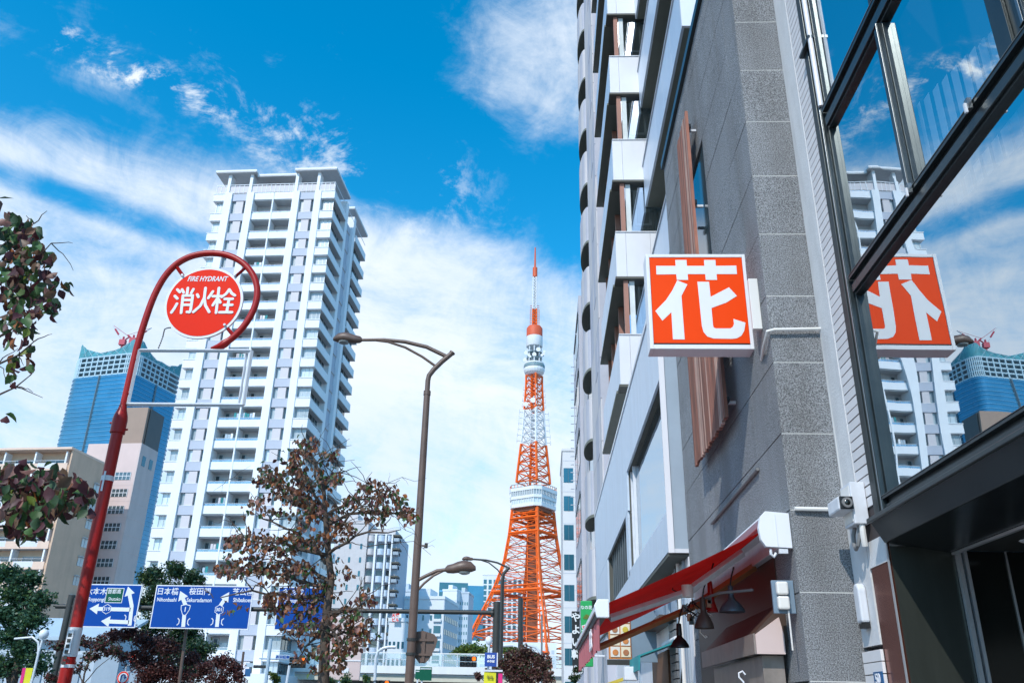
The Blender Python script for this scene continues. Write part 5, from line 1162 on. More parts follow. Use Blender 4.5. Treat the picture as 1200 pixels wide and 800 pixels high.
# ================================================================== SIGNALS AND SMALL STREET FURNITURE
def signal(lab, pxl, pyt, Y, rows=2, lit=2, w=1.25):
    p = aty(pxl, pyt, Y); s = root('traffic_light', lab, 'traffic light', (p.x, Y, p.z), 0, 'horizontal traffic lights over the crossing')
    for r_ in range(rows):
        g = B(); g.box(0, w, 0, .18, -.36 - r_ * .39, -r_ * .39, 'black'); g.obj('housing', s, bevel=.05)
        for k in range(3):
            x = w * (k + .5) / 3; z = -.18 - r_ * .39; m_ = 'amber_on' if (r_ == 0 and k == lit) else 'lens_off'
            g = B(); g.lathe([(.145, 0), (.13, -.03), (.02, -.045)], (x, -.001, z), m_, 16, 'y'); g.obj('lens', s)
            g = B(); n_ = 8; vs = []
            for j in range(n_ + 1):
                a_ = math.pi * j / n_; vs += [(x + .165 * math.cos(a_), -.002, z + .165 * math.sin(a_)), (x + .165 * math.cos(a_), -.20, z + .165 * math.sin(a_) - .01)]
            g.add(vs, [(2 * j, 2 * j + 1, 2 * j + 3, 2 * j + 2) for j in range(n_)], 'black'); g.obj('visor', s)
    return s
def pole(name, lab, cat, pts, rad, mat, Y):
    P_ = [aty(x, y, Y) for x, y in pts]; base = Vector((P_[0].x, Y, 0)); s = root(name, lab, cat, tuple(base)); g = B(); g.tube([base] + P_[0:], rad, mat, 8); g.obj('shaft', s, world=True, smooth=True); return s
signal('double row traffic light with amber lit left of the BUS sign', 539, 768, 66)
signal('double row traffic light with amber lit beside the rust brown tree trunk', 339.4, 769, 66)
signal('traffic light at the bottom edge under the expressway left of the street lamp', 437, 796, 66)
ts = root('traffic_light', 'tiny far traffic light with dark lenses in front of the white tower', 'traffic light', tuple(aty(297, 778.6, 110)), 0, 'horizontal traffic lights over the crossing')
g = B(); g.box(0, 1.7, 0, .2, -.35, 0, 'black'); g.obj('housing', ts); g = B(); [g.lathe([(.13, 0), (.1, -.04)], (.3 + k * .5, -.001, -.18), 'lens_off', 10, 'y') for k in range(3)]; g.obj('lens', ts)
np_ = root('name_plate', 'pale blue junction name plate beside the left traffic light', 'sign', tuple(aty(331, 772, 66)))
a_, c_2 = aty(323.3, 766.6, 66), aty(339, 773, 66); g = B(); g.box(a_.x, c_2.x, 66, 66.05, c_2.z, a_.z, 'roof_blue'); g.obj('plate', np_, world=True); text('赤羽橋南', .26, 'road_blue', 'lettering', np_, Vector(((a_.x + c_2.x) / 2, 65.99, (a_.z + c_2.z) / 2)), off=.006)
pp = pole('signal_pole', 'pale blue grey pole with a cross arm at the foot of the white tower', 'pole', [(311.5, 799), (317.6, 748)], .13, 'roof_blue', 66)
g = B(); g.bar(aty(304, 771, 66), aty(356, 772.5, 66), .07, 'roof_blue'); g.obj('cross_arm', pp, world=True)
pole('signal_pole', 'thin rusty pole with small signs left of the pale blue pole', 'pole', [(281, 800), (285.5, 763)], .09, 'lamp_brown', 66)
pole('signal_pole', 'pinkish white pole under the left traffic light', 'pole', [(336, 800), (339.5, 779)], .11, 'pole_white', 66)
for k, (x0, y0, x1, y1, m_) in enumerate(((288, 776.3, 296, 781, 'roof_blue'), (287.5, 783, 293, 792, 'plate_navy'))):
    a_, c_2 = aty(x0, y0, 65.8), aty(x1, y1, 65.8); s = root('small_sign', ('upper small pale blue plate on the rusty pole', 'lower small navy parking plate on the rusty pole')[k], 'sign', tuple(c_2)); g = B(); g.box(a_.x, c_2.x, 65.8, 65.84, c_2.z, a_.z, m_); g.obj('plate', s, world=True)
# round signs
def rnd_sign(lab, px, py, Y, kind):
    c0 = aty(px, py, Y); s = root('round_sign', lab, 'road sign', tuple(c0)); r = .31
    g = B(); g.lathe([(r, 0), (r, -.012), (.01, -.012)], (0, 0, 0), 'sign_white', 32, 'y'); g.obj('disc', s)
    g = B(); g.lathe([(r - .012, -.013), (r - .012, -.016), (r - .085, -.016), (r - .085, -.013)], (0, 0, 0), 'sign_red', 32, 'y'); 
    g.v = g.v; o = g
    gg = B(); vs = []; n = 32
    for k in range(n): t = 2 * math.pi * k / n; vs += [((r - .012) * math.cos(t), -.016, (r - .012) * math.sin(t)), ((r - .08) * math.cos(t), -.016, (r - .08) * math.sin(t))]
    gg.add(vs, [(2 * k, 2 * ((k + 1) % n), 2 * ((k + 1) % n) + 1, 2 * k + 1) for k in range(n)], 'sign_red'); gg.obj('red_ring', s)
    if kind == 'A':
        g = B(); g.prism([(math.cos(R(200 + 14 * k)) * (r - .02), math.sin(R(200 + 14 * k)) * (r - .02)) for k in range(11)], 'y', -.022, -.0165, 'sign_red'); g.box(-.19, .19, -.021, -.0165, .02, .17, 'sign_red'); g.obj('red_band', s)
    else:
        g = B(); stroke(g, [(-.09, -.15), (-.09, .08), (-.02, .15), (.08, .13), (.11, .02)], .05, 'y', -.022, -.0165, 'road_blue'); g.prism([(.04, .04), (.18, .04), (.11, -.07)], 'y', -.0235, -.0166, 'road_blue'); g.obj('turn_arrow', s)
    return s
rp = pole('sign_pole', 'thin red sign pole with an empty plate frame among the maples', 'pole', [(160.5, 800), (164.7, 768)], .035, 'hydrant_red', 46)
g = B(); F_ = [aty(x, y, 46) for x, y in ((148, 779), (163, 779), (162, 787), (147, 787))]
for i in range(4): g.bar(F_[i], F_[(i + 1) % 4], .045, 'frame_grey')
g.obj('plate_frame', rp, world=True)
rnd_sign('round no entry style sign with red band, upper of the two by the maples', 158.2, 771, 45.8, 'A')
rnd_sign('round red ringed sign with blue arrow, lower of the two by the maples', 144.2, 793.4, 45.8, 'B')
pole('sign_pole', 'thin brown pole standing below the middle direction sign', 'pole', [(210, 800), (218.6, 735)], .08, 'lamp_brown', 43)
# globe lamps
gl = root('globe_lamp', 'white globe street lamp with a pink and yellow banner at the left edge', 'street lamp', (aty(47, 795, 25).x, 25, 0))
c0 = aty(51.5, 742.5, 25); g = B(); g.lathe([(.06, -.14), (.115, -.08), (.135, 0), (.115, .08), (.06, .125), (.005, .135)], tuple(c0), 'globe_white', 20); g.obj('globe', gl, world=True, smooth=True)
g = B(); g.tube([(c0.x - .06, 25, 0), (c0.x - .03, 25, c0.z - .5), (c0.x, 25, c0.z - .15)], .035, 'pole_white', 8); g.tube([(c0.x - .03, 25, c0.z - .55), aty(45, 752, 25), aty(38, 746, 25), aty(17, 748, 25)], .03, 'pole_white', 8); g.obj('pole', gl, world=True, smooth=True)
def banner(parent, x0, y0, x1, Y, m_, zlo=.9):
    a_, c_2 = aty(x0, y0, Y), aty(x1, y0, Y); g = B(); vs = []; n = 8
    for i in range(n + 1):
        for j in range(2): vs.append((a_.x + (c_2.x - a_.x) * j, Y + .02 * math.sin(i * .9 + j), a_.z - (a_.z - zlo) * i / n))
    g.add(vs, [(2 * i, 2 * i + 1, 2 * i + 3, 2 * i + 2) for i in range(n)], m_); g.obj('banner', parent, world=True, smooth=True)
banner(gl, 26.5, 782, 30.2, 25, 'banner_pink'); banner(gl, 30.6, 782, 38.5, 24.98, 'banner_yellow')
bs = root('bus_stop', 'blue BUS stop sign with a globe lamp and a yellow banner below it', 'bus stop', (aty(575, 790, 27).x, 27, 0))
c0 = aty(573, 749.5, 27); g = B(); g.lathe([(.05, -.12), (.095, -.07), (.105, .01), (.085, .08), (.04, .11), (.004, .115)], tuple(c0), 'globe_white', 18); g.obj('globe', bs, world=True, smooth=True)
g = B(); g.tube([(c0.x, 27, 0), (c0.x, 27, c0.z - .12)], .03, 'pole_white', 8); g.obj('pole', bs, world=True, smooth=True)
a_, c_2 = aty(568.3, 764, 26.9), aty(583.2, 780.5, 26.9); g = B(); g.box(a_.x, c_2.x, 26.88, 26.93, c_2.z, a_.z, 'bus_blue'); g.box(c_2.x - .03, c_2.x, 26.87, 26.879, c_2.z, a_.z, 'sign_white'); g.obj('sign_box', bs, world=True)
text('BUS', .125, 'sign_white', 'lettering', bs, Vector(((a_.x + c_2.x) / 2 - .01, 26.872, a_.z - .12)), off=.006, sx=1.05); text('のりば', .075, 'sign_white', 'lettering', bs, Vector(((a_.x + c_2.x) / 2 - .01, 26.872, c_2.z + .14)), off=.006)
a_, c_2 = aty(566, 784, 26.9), aty(589, 787.5, 26.9); g = B(); g.box(a_.x, c_2.x, 26.88, 26.95, c_2.z + .02, a_.z, 'frame_grey'); g.obj('banner_bar', bs, world=True)
banner(bs, 567.2, 787, 581.3, 26.9, 'banner_yellow'); banner(bs, 584, 788.5, 588.8, 26.9, 'banner_pink')
text('飯倉', .10, 'pole_dark', 'lettering', bs, Vector((aty(574.3, 793, 26.87).x, 26.86, aty(574, 793, 26.87).z)))
# arched white lamps and thin poles by the expressway
pole('lamp_post', 'white swan neck lamp post in front of the expressway wall at left', 'street lamp', [(439, 800), (440.5, 770), (443, 763), (449, 759), (456, 757.5), (464, 757.5)], .11, 'pole_white', 66)
pole('lamp_post', 'white arched lamp post just right of the gantry post', 'street lamp', [(575.5, 790), (576, 762), (582, 758), (590, 756), (601, 755.5)], .10, 'pole_white', 62)
pole('lamp_post', 'grey pole with white arched arm at the foot of the lattice tower', 'street lamp', [(634, 800), (632.8, 764), (628, 758), (619, 755.5)], .11, 'pole_white', 70)
pole('black_post', 'short black post in front of the lattice tower base', 'post', [(610, 800), (610, 700)], .17, 'pole_dark', 60)
pole('thin_pole', 'very thin grey pole in front of the lattice tower right leg', 'pole', [(634.6, 800), (635, 720)], .06, 'cable', 60)
# billboard behind the tree
bb = root('billboard', 'large pale pink billboard seen behind the rust brown tree', 'billboard', tuple(aty(403, 795, 58)))
Q = [aty(x, y, 58) for x, y in ((381, 722), (430, 724), (425, 797), (374, 796))]; zt2, zb3 = Q[0].z, Q[3].z
g = B(); g.box(Q[3].x, Q[1].x - .15, 58, 58.12, zb3, zt2, 'pink_wall'); g.obj('board', bb, world=True, bevel=.06)
g = B(); g.box(Q[3].x, Q[1].x - .15, 57.96, 57.999, zb3 + 1.15, zb3 + 1.22, 'sign_white'); g.box(Q[3].x + 1.3, Q[1].x - .9, 57.96, 57.999, zb3 + .45, zb3 + .75, 'sign_white'); g.obj('board_trim', bb, world=True)
g = B(); g.box(Q[3].x + 1.2, Q[3].x + 1.4, 58.13, 58.3, 0, zb3, 'pole_white'); g.obj('board_leg', bb, world=True)

# ================================================================== ELEVATED EXPRESSWAY
EY_ = 125.0; E_ = lambda px, py: aty(px, py, EY_)
hw = root('expressway', 'white elevated expressway wall with glass noise fence crossing below the lattice tower', 'bridge', (0, EY_, 0))
x0, x1 = E_(300, 785).x, 12
g = B(); g.box(x0, x1, EY_, EY_ + .3, E_(550, 790).z, E_(550, 781).z, 'highway_white'); g.box(x0, x1, EY_ + .301, EY_ + 18, E_(550, 790).z, E_(550, 787).z, 'highway_beige'); g.obj('barrier', hw, world=True)
g = B(); g.box(x0, x1, EY_ + .5, EY_ + 17, E_(550, 799).z, E_(550, 790).z - .01, 'highway_beige'); g.box(x0, x1, EY_ + .35, EY_ + .499, E_(550, 792.5).z, E_(550, 790).z - .02, 'soffit'); g.obj('girder', hw, world=True)
n = 0; xx = x0
while xx < x1 - 2:
    g = B(); g.box(xx, xx + .10, EY_ + .1, EY_ + .22, E_(550, 781).z + .001, E_(550, 766).z, 'frame_grey'); g.obj('fence_post', hw, world=True)
    g = B(); g.add([(xx + .11, EY_ + .16, E_(550, 781).z), (xx + 1.99, EY_ + .16, E_(550, 781).z), (xx + 1.99, EY_ + .16, E_(550, 766.5).z), (xx + .11, EY_ + .16, E_(550, 766.5).z)], [(0, 1, 2, 3)], 'fence_pane'); g.obj('fence_pane', hw, world=True); xx += 2.0
g = B(); g.box(x0, x1, EY_ + .08, EY_ + .24, E_(550, 766.4).z, E_(550, 765.2).z, 'highway_white'); g.box(x0, x1, EY_ + .1, EY_ + .14, E_(550, 774).z, E_(550, 773.3).z, 'frame_grey'); g.obj('fence_rail', hw, world=True)
for x in (-40, -14, 8): g = B(); g.box(x, x + 2, EY_ + 6, EY_ + 9, 0, E_(550, 799).z - .01, 'highway_beige'); g.obj('pier', hw, world=True)
for k, (x0_, y0_, x1_, y1_, m_) in enumerate(((487, 784, 491.5, 795, 'road_green'), (492.3, 781, 505.5, 797, 'road_green'))):
    a_, c_2 = aty(x0_, y0_, 118), aty(x1_, y1_, 118); s = root('green_road_sign', ('narrow green sign at the expressway, left of a wider dark one', 'wide dark green sign in front of the expressway wall')[k], 'road sign', (a_.x, 118, 0)); g = B(); g.box(a_.x, c_2.x, 118, 118.1, c_2.z, a_.z, m_); g.box(a_.x + .06, c_2.x - .06, 117.95, 117.999, a_.z - .25, a_.z - .15, 'sign_white'); g.obj('sign_face', s, world=True); g = B(); g.box(a_.x + .2, a_.x + .4, 118.11, 118.3, 0, c_2.z + .3, 'pole_white'); g.obj('sign_post', s, world=True)

# ================================================================== DISTANT BUILDINGS
def far(name, lab, pxl, pxr, pyt, Y, dep, mat, yaw=0, side=None, win=None, wmat='glass_teal', wtop=2.0, roof=True, cols=6, pitch=3.4, ww=.55, wh=.5):
    xl, xr = aty(pxl, pyt, Y).x, aty(pxr, pyt, Y).x; z = aty((pxl + pxr) / 2, pyt, Y).z; s = root(name, lab, 'building', (xl, Y, 0), yaw)
    wd = (xr - xl) / math.cos(R(yaw)); g = B(); g.box(0, wd, 0, dep, 0, z, mat); g.obj('wall', s)
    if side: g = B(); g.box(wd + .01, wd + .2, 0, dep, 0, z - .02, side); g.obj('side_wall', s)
    if roof: g = B(); g.box(-.2, wd + .3, -.2, dep, z + .01, z + .8, mat); g.box(wd * .3, wd * .6, 2, dep * .6, z + .81, z + 3, mat); g.obj('roof', s)
    nz_ = int((z - wtop - 4) / pitch); g = B()
    for r_ in range(nz_):
        for c in range(cols):
            x = wd * (c + .5) / cols; w = wd / cols * ww; zz = z - wtop - pitch * (r_ + 1); g.box(x - w / 2, x + w / 2, -.10, -.01, zz, zz + pitch * wh, wmat)
    g.obj('windows', s, kind='stuff')
    if side:
        g = B(); n_ = max(2, int(dep / (wd / cols)))
        for r_ in range(nz_):
            for c in range(n_):
                y = dep * (c + .5) / n_; zz = z - wtop - pitch * (r_ + 1); g.box(wd + .201, wd + .3, y - dep / n_ * .3, y + dep / n_ * .3, zz, zz + pitch * wh, wmat)
        g.obj('side_windows', s, kind='stuff')
    return s, wd, z
# balcony block right of the apartment tower
RB, wd, zR = far('balcony_block', 'grey white apartment block with stacks of rounded balconies between the white tower and lamp', 394, 432, 613, 215, 14, 'stone_pale', 0, None, pitch=3.35, cols=3, ww=.18, wh=.38, wtop=3)
WX = aty(467, 640, 215).x - RB.location.x
g = B(); g.box(wd + .01, WX, 1.2, 16, 0, zR - 2.5, 'tower_grey'); g.box(wd + .01, WX * .93, .9, 16, zR - 2.49, zR - 1.2, 'stone_pale'); g.obj('recess_wall', RB)
cols_ = [(wd + .05, wd + 1.9), (wd + 2.5, wd + 4.5), (wd + 5.0, wd + 6.2), (wd + 6.6, WX)]
for r_ in range(14):
    z = zR - 4.4 - 3.35 * r_
    if z < 1: break
    for ci, (a_, c_2) in enumerate(cols_[:3]):
        n_ = 8; P_ = [((a_ + c_2) / 2 - math.cos(math.pi * t / n_) * (c_2 - a_) / 2, 1.19 - math.sin(math.pi * t / n_) * 1.5) for t in range(n_ + 1)]
        g = B(); g.prism(P_, 'z', z, z + 1.5, 'panel_blue' if ci else 'stone_pale'); g.obj('balcony', RB)
        g = B(); g.box(a_ + .2, c_2 - .2, 1.08, 1.19, z + 1.51, z + 3.0, 'glass_win'); g.obj('window', RB)
    a_, c_2 = cols_[3]; g = B(); g.box(a_, c_2 + .4, -.6, 3, z + 1.2, z + 1.6, 'soffit_dark'); g.box(a_ + .2, c_2, -.3, 3, z, z + .8, 'panel_grey'); g.obj('end_balcony', RB)
for a_, c_2 in ((wd + 1.95, wd + 2.45), (wd + 4.55, wd + 4.95), (wd + 6.22, wd + 6.58)):
    g = B(); g.box(a_, c_2, -.2, 1.19, 0, zR - 2.6, 'tower_white'); g.obj('fin_wall', RB)
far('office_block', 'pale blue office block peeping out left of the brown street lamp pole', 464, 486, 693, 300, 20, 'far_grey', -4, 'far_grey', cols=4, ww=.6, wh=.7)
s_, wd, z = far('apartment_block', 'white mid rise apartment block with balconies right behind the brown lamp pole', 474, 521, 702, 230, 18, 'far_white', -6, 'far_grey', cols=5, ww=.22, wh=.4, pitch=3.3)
for r_ in range(6):
    zz = z - 3.0 - r_ * 3.6; g = B(); g.box(wd - 2.4, wd - .6, -.25, -.11, zz - 1.9, zz, 'glass_teal'); g.obj('window', s_); g = B(); g.box(wd - 2.6, wd - .5, -.6, -.26, zz - 2.6, zz - 1.91, 'far_white'); g.obj('balcony', s_)
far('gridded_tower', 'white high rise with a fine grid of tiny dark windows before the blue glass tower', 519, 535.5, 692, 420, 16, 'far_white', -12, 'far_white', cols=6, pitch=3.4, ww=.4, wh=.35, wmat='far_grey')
far('gridded_tower_wing', 'grey right wing of the white gridded high rise', 536, 549.5, 695, 424, 16, 'far_grey', -4, None, cols=5, pitch=3.4, ww=.4, wh=.4)
BG, wd, z = far('blue_glass_tower', 'teal blue glass high rise with a slanting roofline behind the gridded tower', 515, 548, 682, 560, 30, 'glass_teal', 6, 'glass_blue', cols=7, pitch=4, ww=.8, wh=.3, wmat='mullion_blue', roof=False)
g = B(); g.box(wd, wd + 10.5, .5, 30, 0, z - 1.5, 'glass_blue'); g.obj('dark_face', BG)
WT, wd, z = far('striped_tower', 'white high rise with vertical blue window strips behind the lattice tower leg', 566, 618, 674, 640, 30, 'far_white', 0, None, cols=9, pitch=4, ww=.62, wh=.75, wmat='glass_teal')
far('low_block', 'low white building at the left foot of the lattice tower', 532, 572, 750, 480, 20, 'far_white', 0, None, cols=4, pitch=6, ww=.8, wh=.2, wmat='far_grey', roof=False, wtop=1)
far('low_block', 'low pale building seen through the right legs of the lattice tower', 578, 652, 752, 500, 20, 'far_white', 0, None, cols=9, pitch=5, ww=.4, wh=.4, wmat='far_grey', roof=False, wtop=1)
far('small_office', 'small white office with a red lettered roof sign left of the lamp pole', 456, 476, 728, 190, 12, 'far_white', 0, None, cols=4, pitch=3.4, ww=.5, wh=.4)
rs = root('roof_sign', 'small white roof sign with red characters near the balcony block', 'sign', tuple(aty(463, 727, 189)))
a_, c_2 = aty(460, 718, 189), aty(467, 728, 189); g = B(); g.box(a_.x, c_2.x, 189, 189.1, c_2.z, a_.z, 'far_white'); g.obj('board', rs, world=True)
text('大塚', .85, 'sign_red', 'lettering', rs, Vector(((a_.x + c_2.x) / 2, 188.98, a_.z - .5)), off=.03); text('ビル', .8, 'sign_red', 'lettering', rs, Vector(((a_.x + c_2.x) / 2, 188.98, a_.z - 1.4)), off=.03)
# low blue-roofed shed behind the maples
lb = root('low_building', 'low pale blue building with a broad roof behind the maples at lower left', 'building', (aty(60, 760, 60).x, 60, 0))
a_, c_2 = aty(-40, 700, 60), aty(152, 712, 60); 
z_ = aty(60, 745, 60).z; z_t = aty(60, 728, 60).z
g = B(); g.prism([(60, z_), (64, z_t + .6), (64, z_t + .4), (60, z_ - .25)], 'x', a_.x, aty(140, 745, 60).x, 'roof_blue'); g.obj('roof', lb, world=True)
g = B(); g.box(a_.x, aty(138, 745, 60).x, 60.6, 66, 0, z_ - .1, 'far_grey'); g.obj('wall', lb, world=True)
for k in range(5): g = B(); x = a_.x + 2 + k * 2.6; g.box(x, x + 1.7, 60.5, 60.59, .5, z_ - 1.1, 'panel_grey'); g.obj('shutter', lb, world=True)

# ================================================================== TREES
def leafmesh(mat, L_=1.0, seed=0):
    r = random.Random(seed); w = .30 + r.random() * .08; fold = .10 + r.random() * .10; c = .10 + r.random() * .14
    pts = [(0, 0, 0), (-w * .75, .28, fold), (-w, .52, fold * .9), (-w * .55, .80, fold * .4), (0, 1.0, -c), (w * .55, .80, fold * .4), (w, .52, fold * .9), (w * .75, .28, fold), (0, .30, 0), (0, .55, -.02), (0, .80, -c * .5)]
    fs = [(0, 8, 1), (1, 8, 9, 2), (2, 9, 10, 3), (3, 10, 4), (0, 7, 8), (7, 6, 9, 8), (6, 5, 10, 9), (5, 4, 10)]
    me = bpy.data.meshes.new('leaf'); me.from_pydata([(x * L_, y * L_, z * L_) for x, y, z in pts], [], fs); me.materials.append(MATS[mat]); me.polygons.foreach_set('use_smooth', [True] * 8); return me
def foliage(name, parent, blobs, size, mats, hang=0.0, world=True, flat=1.0, leafy=True, **kw):
    """many small leaf faces spread through blobs [(centre, (rx,ry,rz), n)]; returns one mesh object"""
    rg = np.random.default_rng(len(blobs) * 7 + int(size * 1000)); V = []; Fm = []
    nt_ = sum(b_[2] for b_ in blobs); P_ = np.zeros((nt_, 3)); o = 0
    for c, r, n_ in blobs:
        d = rg.normal(size=(n_, 3)); d /= np.linalg.norm(d, axis=1)[:, None]; rad = rg.random(n_) ** .45
        sub = rg.normal(size=(max(3, n_ // 25), 3)) * .55; pick = rg.integers(0, len(sub), n_); q_ = d * rad[:, None] * .45 + sub[pick] * .75
        P_[o:o + n_] = np.array(c) + q_ * np.array(r); o += n_
    nrm_ = rg.normal(size=(nt_, 3)); nrm_[:, 2] = np.abs(nrm_[:, 2]) * flat + .2; nrm_ /= np.linalg.norm(nrm_, axis=1)[:, None]
    t = rg.normal(size=(nt_, 3)); t[:, 2] -= hang; t -= nrm_ * np.sum(t * nrm_, 1)[:, None]; t /= np.linalg.norm(t, axis=1)[:, None] + 1e-9; u = np.cross(nrm_, t)
    s = size * (.6 + .8 * rg.random(nt_))[:, None]
    v = np.stack([P_, P_ + t * s * .5 - u * s * .34 + nrm_ * s * .08, P_ + t * s, P_ + t * s * .5 + u * s * .34 + nrm_ * s * .08], 1).reshape(-1, 3)
    me = bpy.data.meshes.new(name); f = np.arange(nt_ * 4).reshape(-1, 4)
    me.vertices.add(nt_ * 4); me.vertices.foreach_set('co', v.ravel()); me.loops.add(nt_ * 4); me.loops.foreach_set('vertex_index', f.ravel()); me.polygons.add(nt_); me.polygons.foreach_set('loop_start', np.arange(nt_) * 4); me.polygons.foreach_set('loop_total', np.full(nt_, 4))
    for m_ in mats: me.materials.append(MATS[m_[0]])
    w = np.array([m_[1] for m_ in mats], float); w /= w.sum(); me.polygons.foreach_set('material_index', rg.choice(len(mats), nt_, p=w).astype(np.int32)); me.update(); me.validate()
    if world: me.transform(XF[parent].inverted())
    ob = bpy.data.objects.new(name, me); C.objects.link(ob); ob.parent = parent; ob['kind'] = 'stuff'; return ob
def limb(g, p, q_, r0, r1, mat='bark', sag=.12, n=6, jit=.04):
    p, q_ = Vector(p), Vector(q_); L_ = (q_ - p).length; pts = []
    for i in range(n + 1):
        t = i / n; k = p.lerp(q_, t); k.z += math.sin(math.pi * t) * L_ * sag
        if 0 < i < n: k += Vector((random.uniform(-1, 1), random.uniform(-1, 1), random.uniform(-1, 1))) * L_ * jit
        pts.append(k)
    g.tube(pts, [r0 + (r1 - r0) * i / n for i in range(n + 1)], mat, 6); return pts
def blob_at(px, py, rpx, Y, n_, k=1.0, dy=0.0):
    c = aty(px, py, Y + dy); m_ = rpx * (Y * .93 + 1) / 990; return (tuple(c), (m_, m_ * k, m_ * .75), n_)
def big_tree(name, lab, cat, base_px, Y, blobs, size, mats, trunk=.18, flat=1.0, hang=0, bark='bark'):
    bx_ = aty(base_px, 800, Y).x; s = root(name, lab, cat, (bx_, Y, 0)); bl = []
    for (px, py, r, n_) in blobs: bl.append(blob_at(px, py, r, Y, n_, 1.1, random.uniform(-.4, .4) * r * Y / 990))
    cz = sorted(b_[0][2] for b_ in bl); top_ = Vector((bx_, Y, cz[len(cz) * 2 // 3])); g = B(); limb(g, (bx_, Y, 0), top_, trunk, trunk * .4, bark, 0, 7, .015); g.obj('trunk', s, world=True, smooth=True)
    for b_ in bl:
        g = B(); z = max(.8, b_[0][2] - abs(b_[0][0] - bx_) * .7 - .5); z = min(z, top_.z); limb(g, (bx_, Y, z), b_[0], trunk * .35, trunk * .10, bark, .05, 5); g.obj('branch', s, world=True, smooth=True)
    foliage('crown', s, [(c_0, r_0, int(n_0 * 1.15)) for c_0, r_0, n_0 in bl], size * .92, mats, hang=hang, flat=flat); return s
GR = [('leaf_dark', 4), ('leaf_teal', 3), ('leaf_green', 3)]
big_tree('pine_tree', 'layered dark green tree at the lower left edge', 'tree', 15, 26, [(8, 672, 16, 1200), (36, 678, 14, 900), (20, 695, 20, 1600), (48, 704, 14, 1000), (8, 718, 18, 1500), (38, 726, 18, 1500), (12, 745, 16, 1100), (30, 762, 20, 1500), (8, 782, 16, 1200), (42, 780, 14, 900), (-15, 700, 20, 1000), (-15, 750, 20, 900)], .11, [('pine', 5), ('leaf_teal', 3), ('leaf_green', 2)], flat=2.0)
big_tree('broadleaf_tree', 'bright green leafy tree rising between the two direction signs', 'tree', 205, 75, [(178, 676, 15, 1500), (205, 668, 14, 1300), (228, 680, 12, 1200), (190, 690, 16, 1500), (215, 700, 18, 1700), (172, 705, 16, 1400), (182, 730, 20, 1800), (215, 740, 22, 2200), (230, 760, 20, 1700), (195, 765, 22, 1800), (222, 785, 20, 1400), (165, 750, 16, 1200)], .26, GR + [('leaf_lime', .6)], .3)
big_tree('broadleaf_tree', 'green shrubby tree behind the red pole above the low building', 'tree', 100, 70, [(70, 735, 10, 700), (85, 742, 12, 900), (105, 742, 14, 1100), (125, 748, 16, 1300), (142, 752, 14, 1200), (110, 760, 16, 900)], .22, [('leaf_green', 3), ('leaf_dark', 3), ('leaf_lime', 1.2)], .2)
MP = [('maple_red', 4), ('maple_dark', 4), ('leaf_plum', 1)]
big_tree('maple_tree', 'dark red maple with spreading layers behind the round signs', 'tree', 172, 44, [(130, 745, 10, 600), (150, 742, 12, 900), (172, 752, 14, 1300), (195, 758, 14, 1300), (165, 775, 16, 1400), (190, 782, 18, 1600), (210, 790, 14, 1200), (225, 772, 12, 800), (148, 768, 8, 350), (175, 795, 18, 1400)], .13, MP, .14)
big_tree('maple_tree', 'small red maple directly right of the red hydrant pole base', 'tree', 98, 36, [(70, 757, 9, 300), (98, 752, 10, 420), (118, 756, 11, 600), (135, 764, 10, 480), (108, 768, 10, 380), (92, 783, 8, 200), (75, 792, 9, 260), (60, 795, 9, 260)], .12, MP + [('leaf_dark', 3)], .07)
big_tree('maple_tree', 'low dark red maple in front of the white tower podium', 'tree', 258, 52, [(240, 783, 10, 700), (258, 775, 12, 900), (272, 782, 11, 800), (255, 795, 14, 900), (280, 793, 9, 500), (232, 792, 9, 400)], .14, MP, .12)
big_tree('maple_tree', 'dark brownish maple beside the BUS sign under the lattice tower', 'tree', 612, 29, [(600, 770, 10, 900), (615, 765, 10, 900), (628, 771, 10, 900), (638, 779, 9, 750), (610, 780, 12, 1200), (628, 788, 13, 1200), (597, 787, 12, 1000), (612, 796, 14, 1300), (643, 794, 8, 500), (561, 791, 5, 220), (572, 786, 4, 120), (585, 779, 8, 500)], .085, [('maple_dark', 5), ('leaf_brown', 2), ('leaf_plum', 2), ('leaf_dark', 1)], .09)
big_tree('hedge_tree', 'round yellowish green bush behind the expressway fence left of the gantry post', 'bush', 552, 140, [(545, 762, 9, 700), (556, 760, 9, 800), (565, 763, 8, 600), (535, 765, 6, 350)], .4, [('leaf_green', 3), ('leaf_lime', 3)], .1)
big_tree('hedge_tree', 'small yellowish green bush behind the fence right of the gantry post', 'bush', 598, 140, [(592, 762, 6, 350), (602, 762, 6, 350)], .4, [('leaf_green', 3), ('leaf_lime', 3)], .1)
big_tree('shrub', 'small bright green shrub under the pale blue name plate', 'bush', 321, 64, [(321, 792, 5, 350), (324, 797, 5, 250)], .16, [('leaf_green', 2), ('leaf_lime', 4)], .05)
big_tree('shrub', 'green shrub at the foot of the stone building beside the black sign', 'bush', 672, 30, [(675, 785, 4, 300), (673, 795, 5, 350), (678, 778, 2, 120)], .08, [('leaf_dark', 3), ('leaf_green', 2)], .04)
big_tree('shrub', 'low green shrub under the pink billboard by the tree trunk', 'bush', 405, 56, [(385, 797, 8, 500), (405, 799, 8, 400), (430, 796, 5, 250)], .16, GR + [('leaf_lime', 2)], .05)
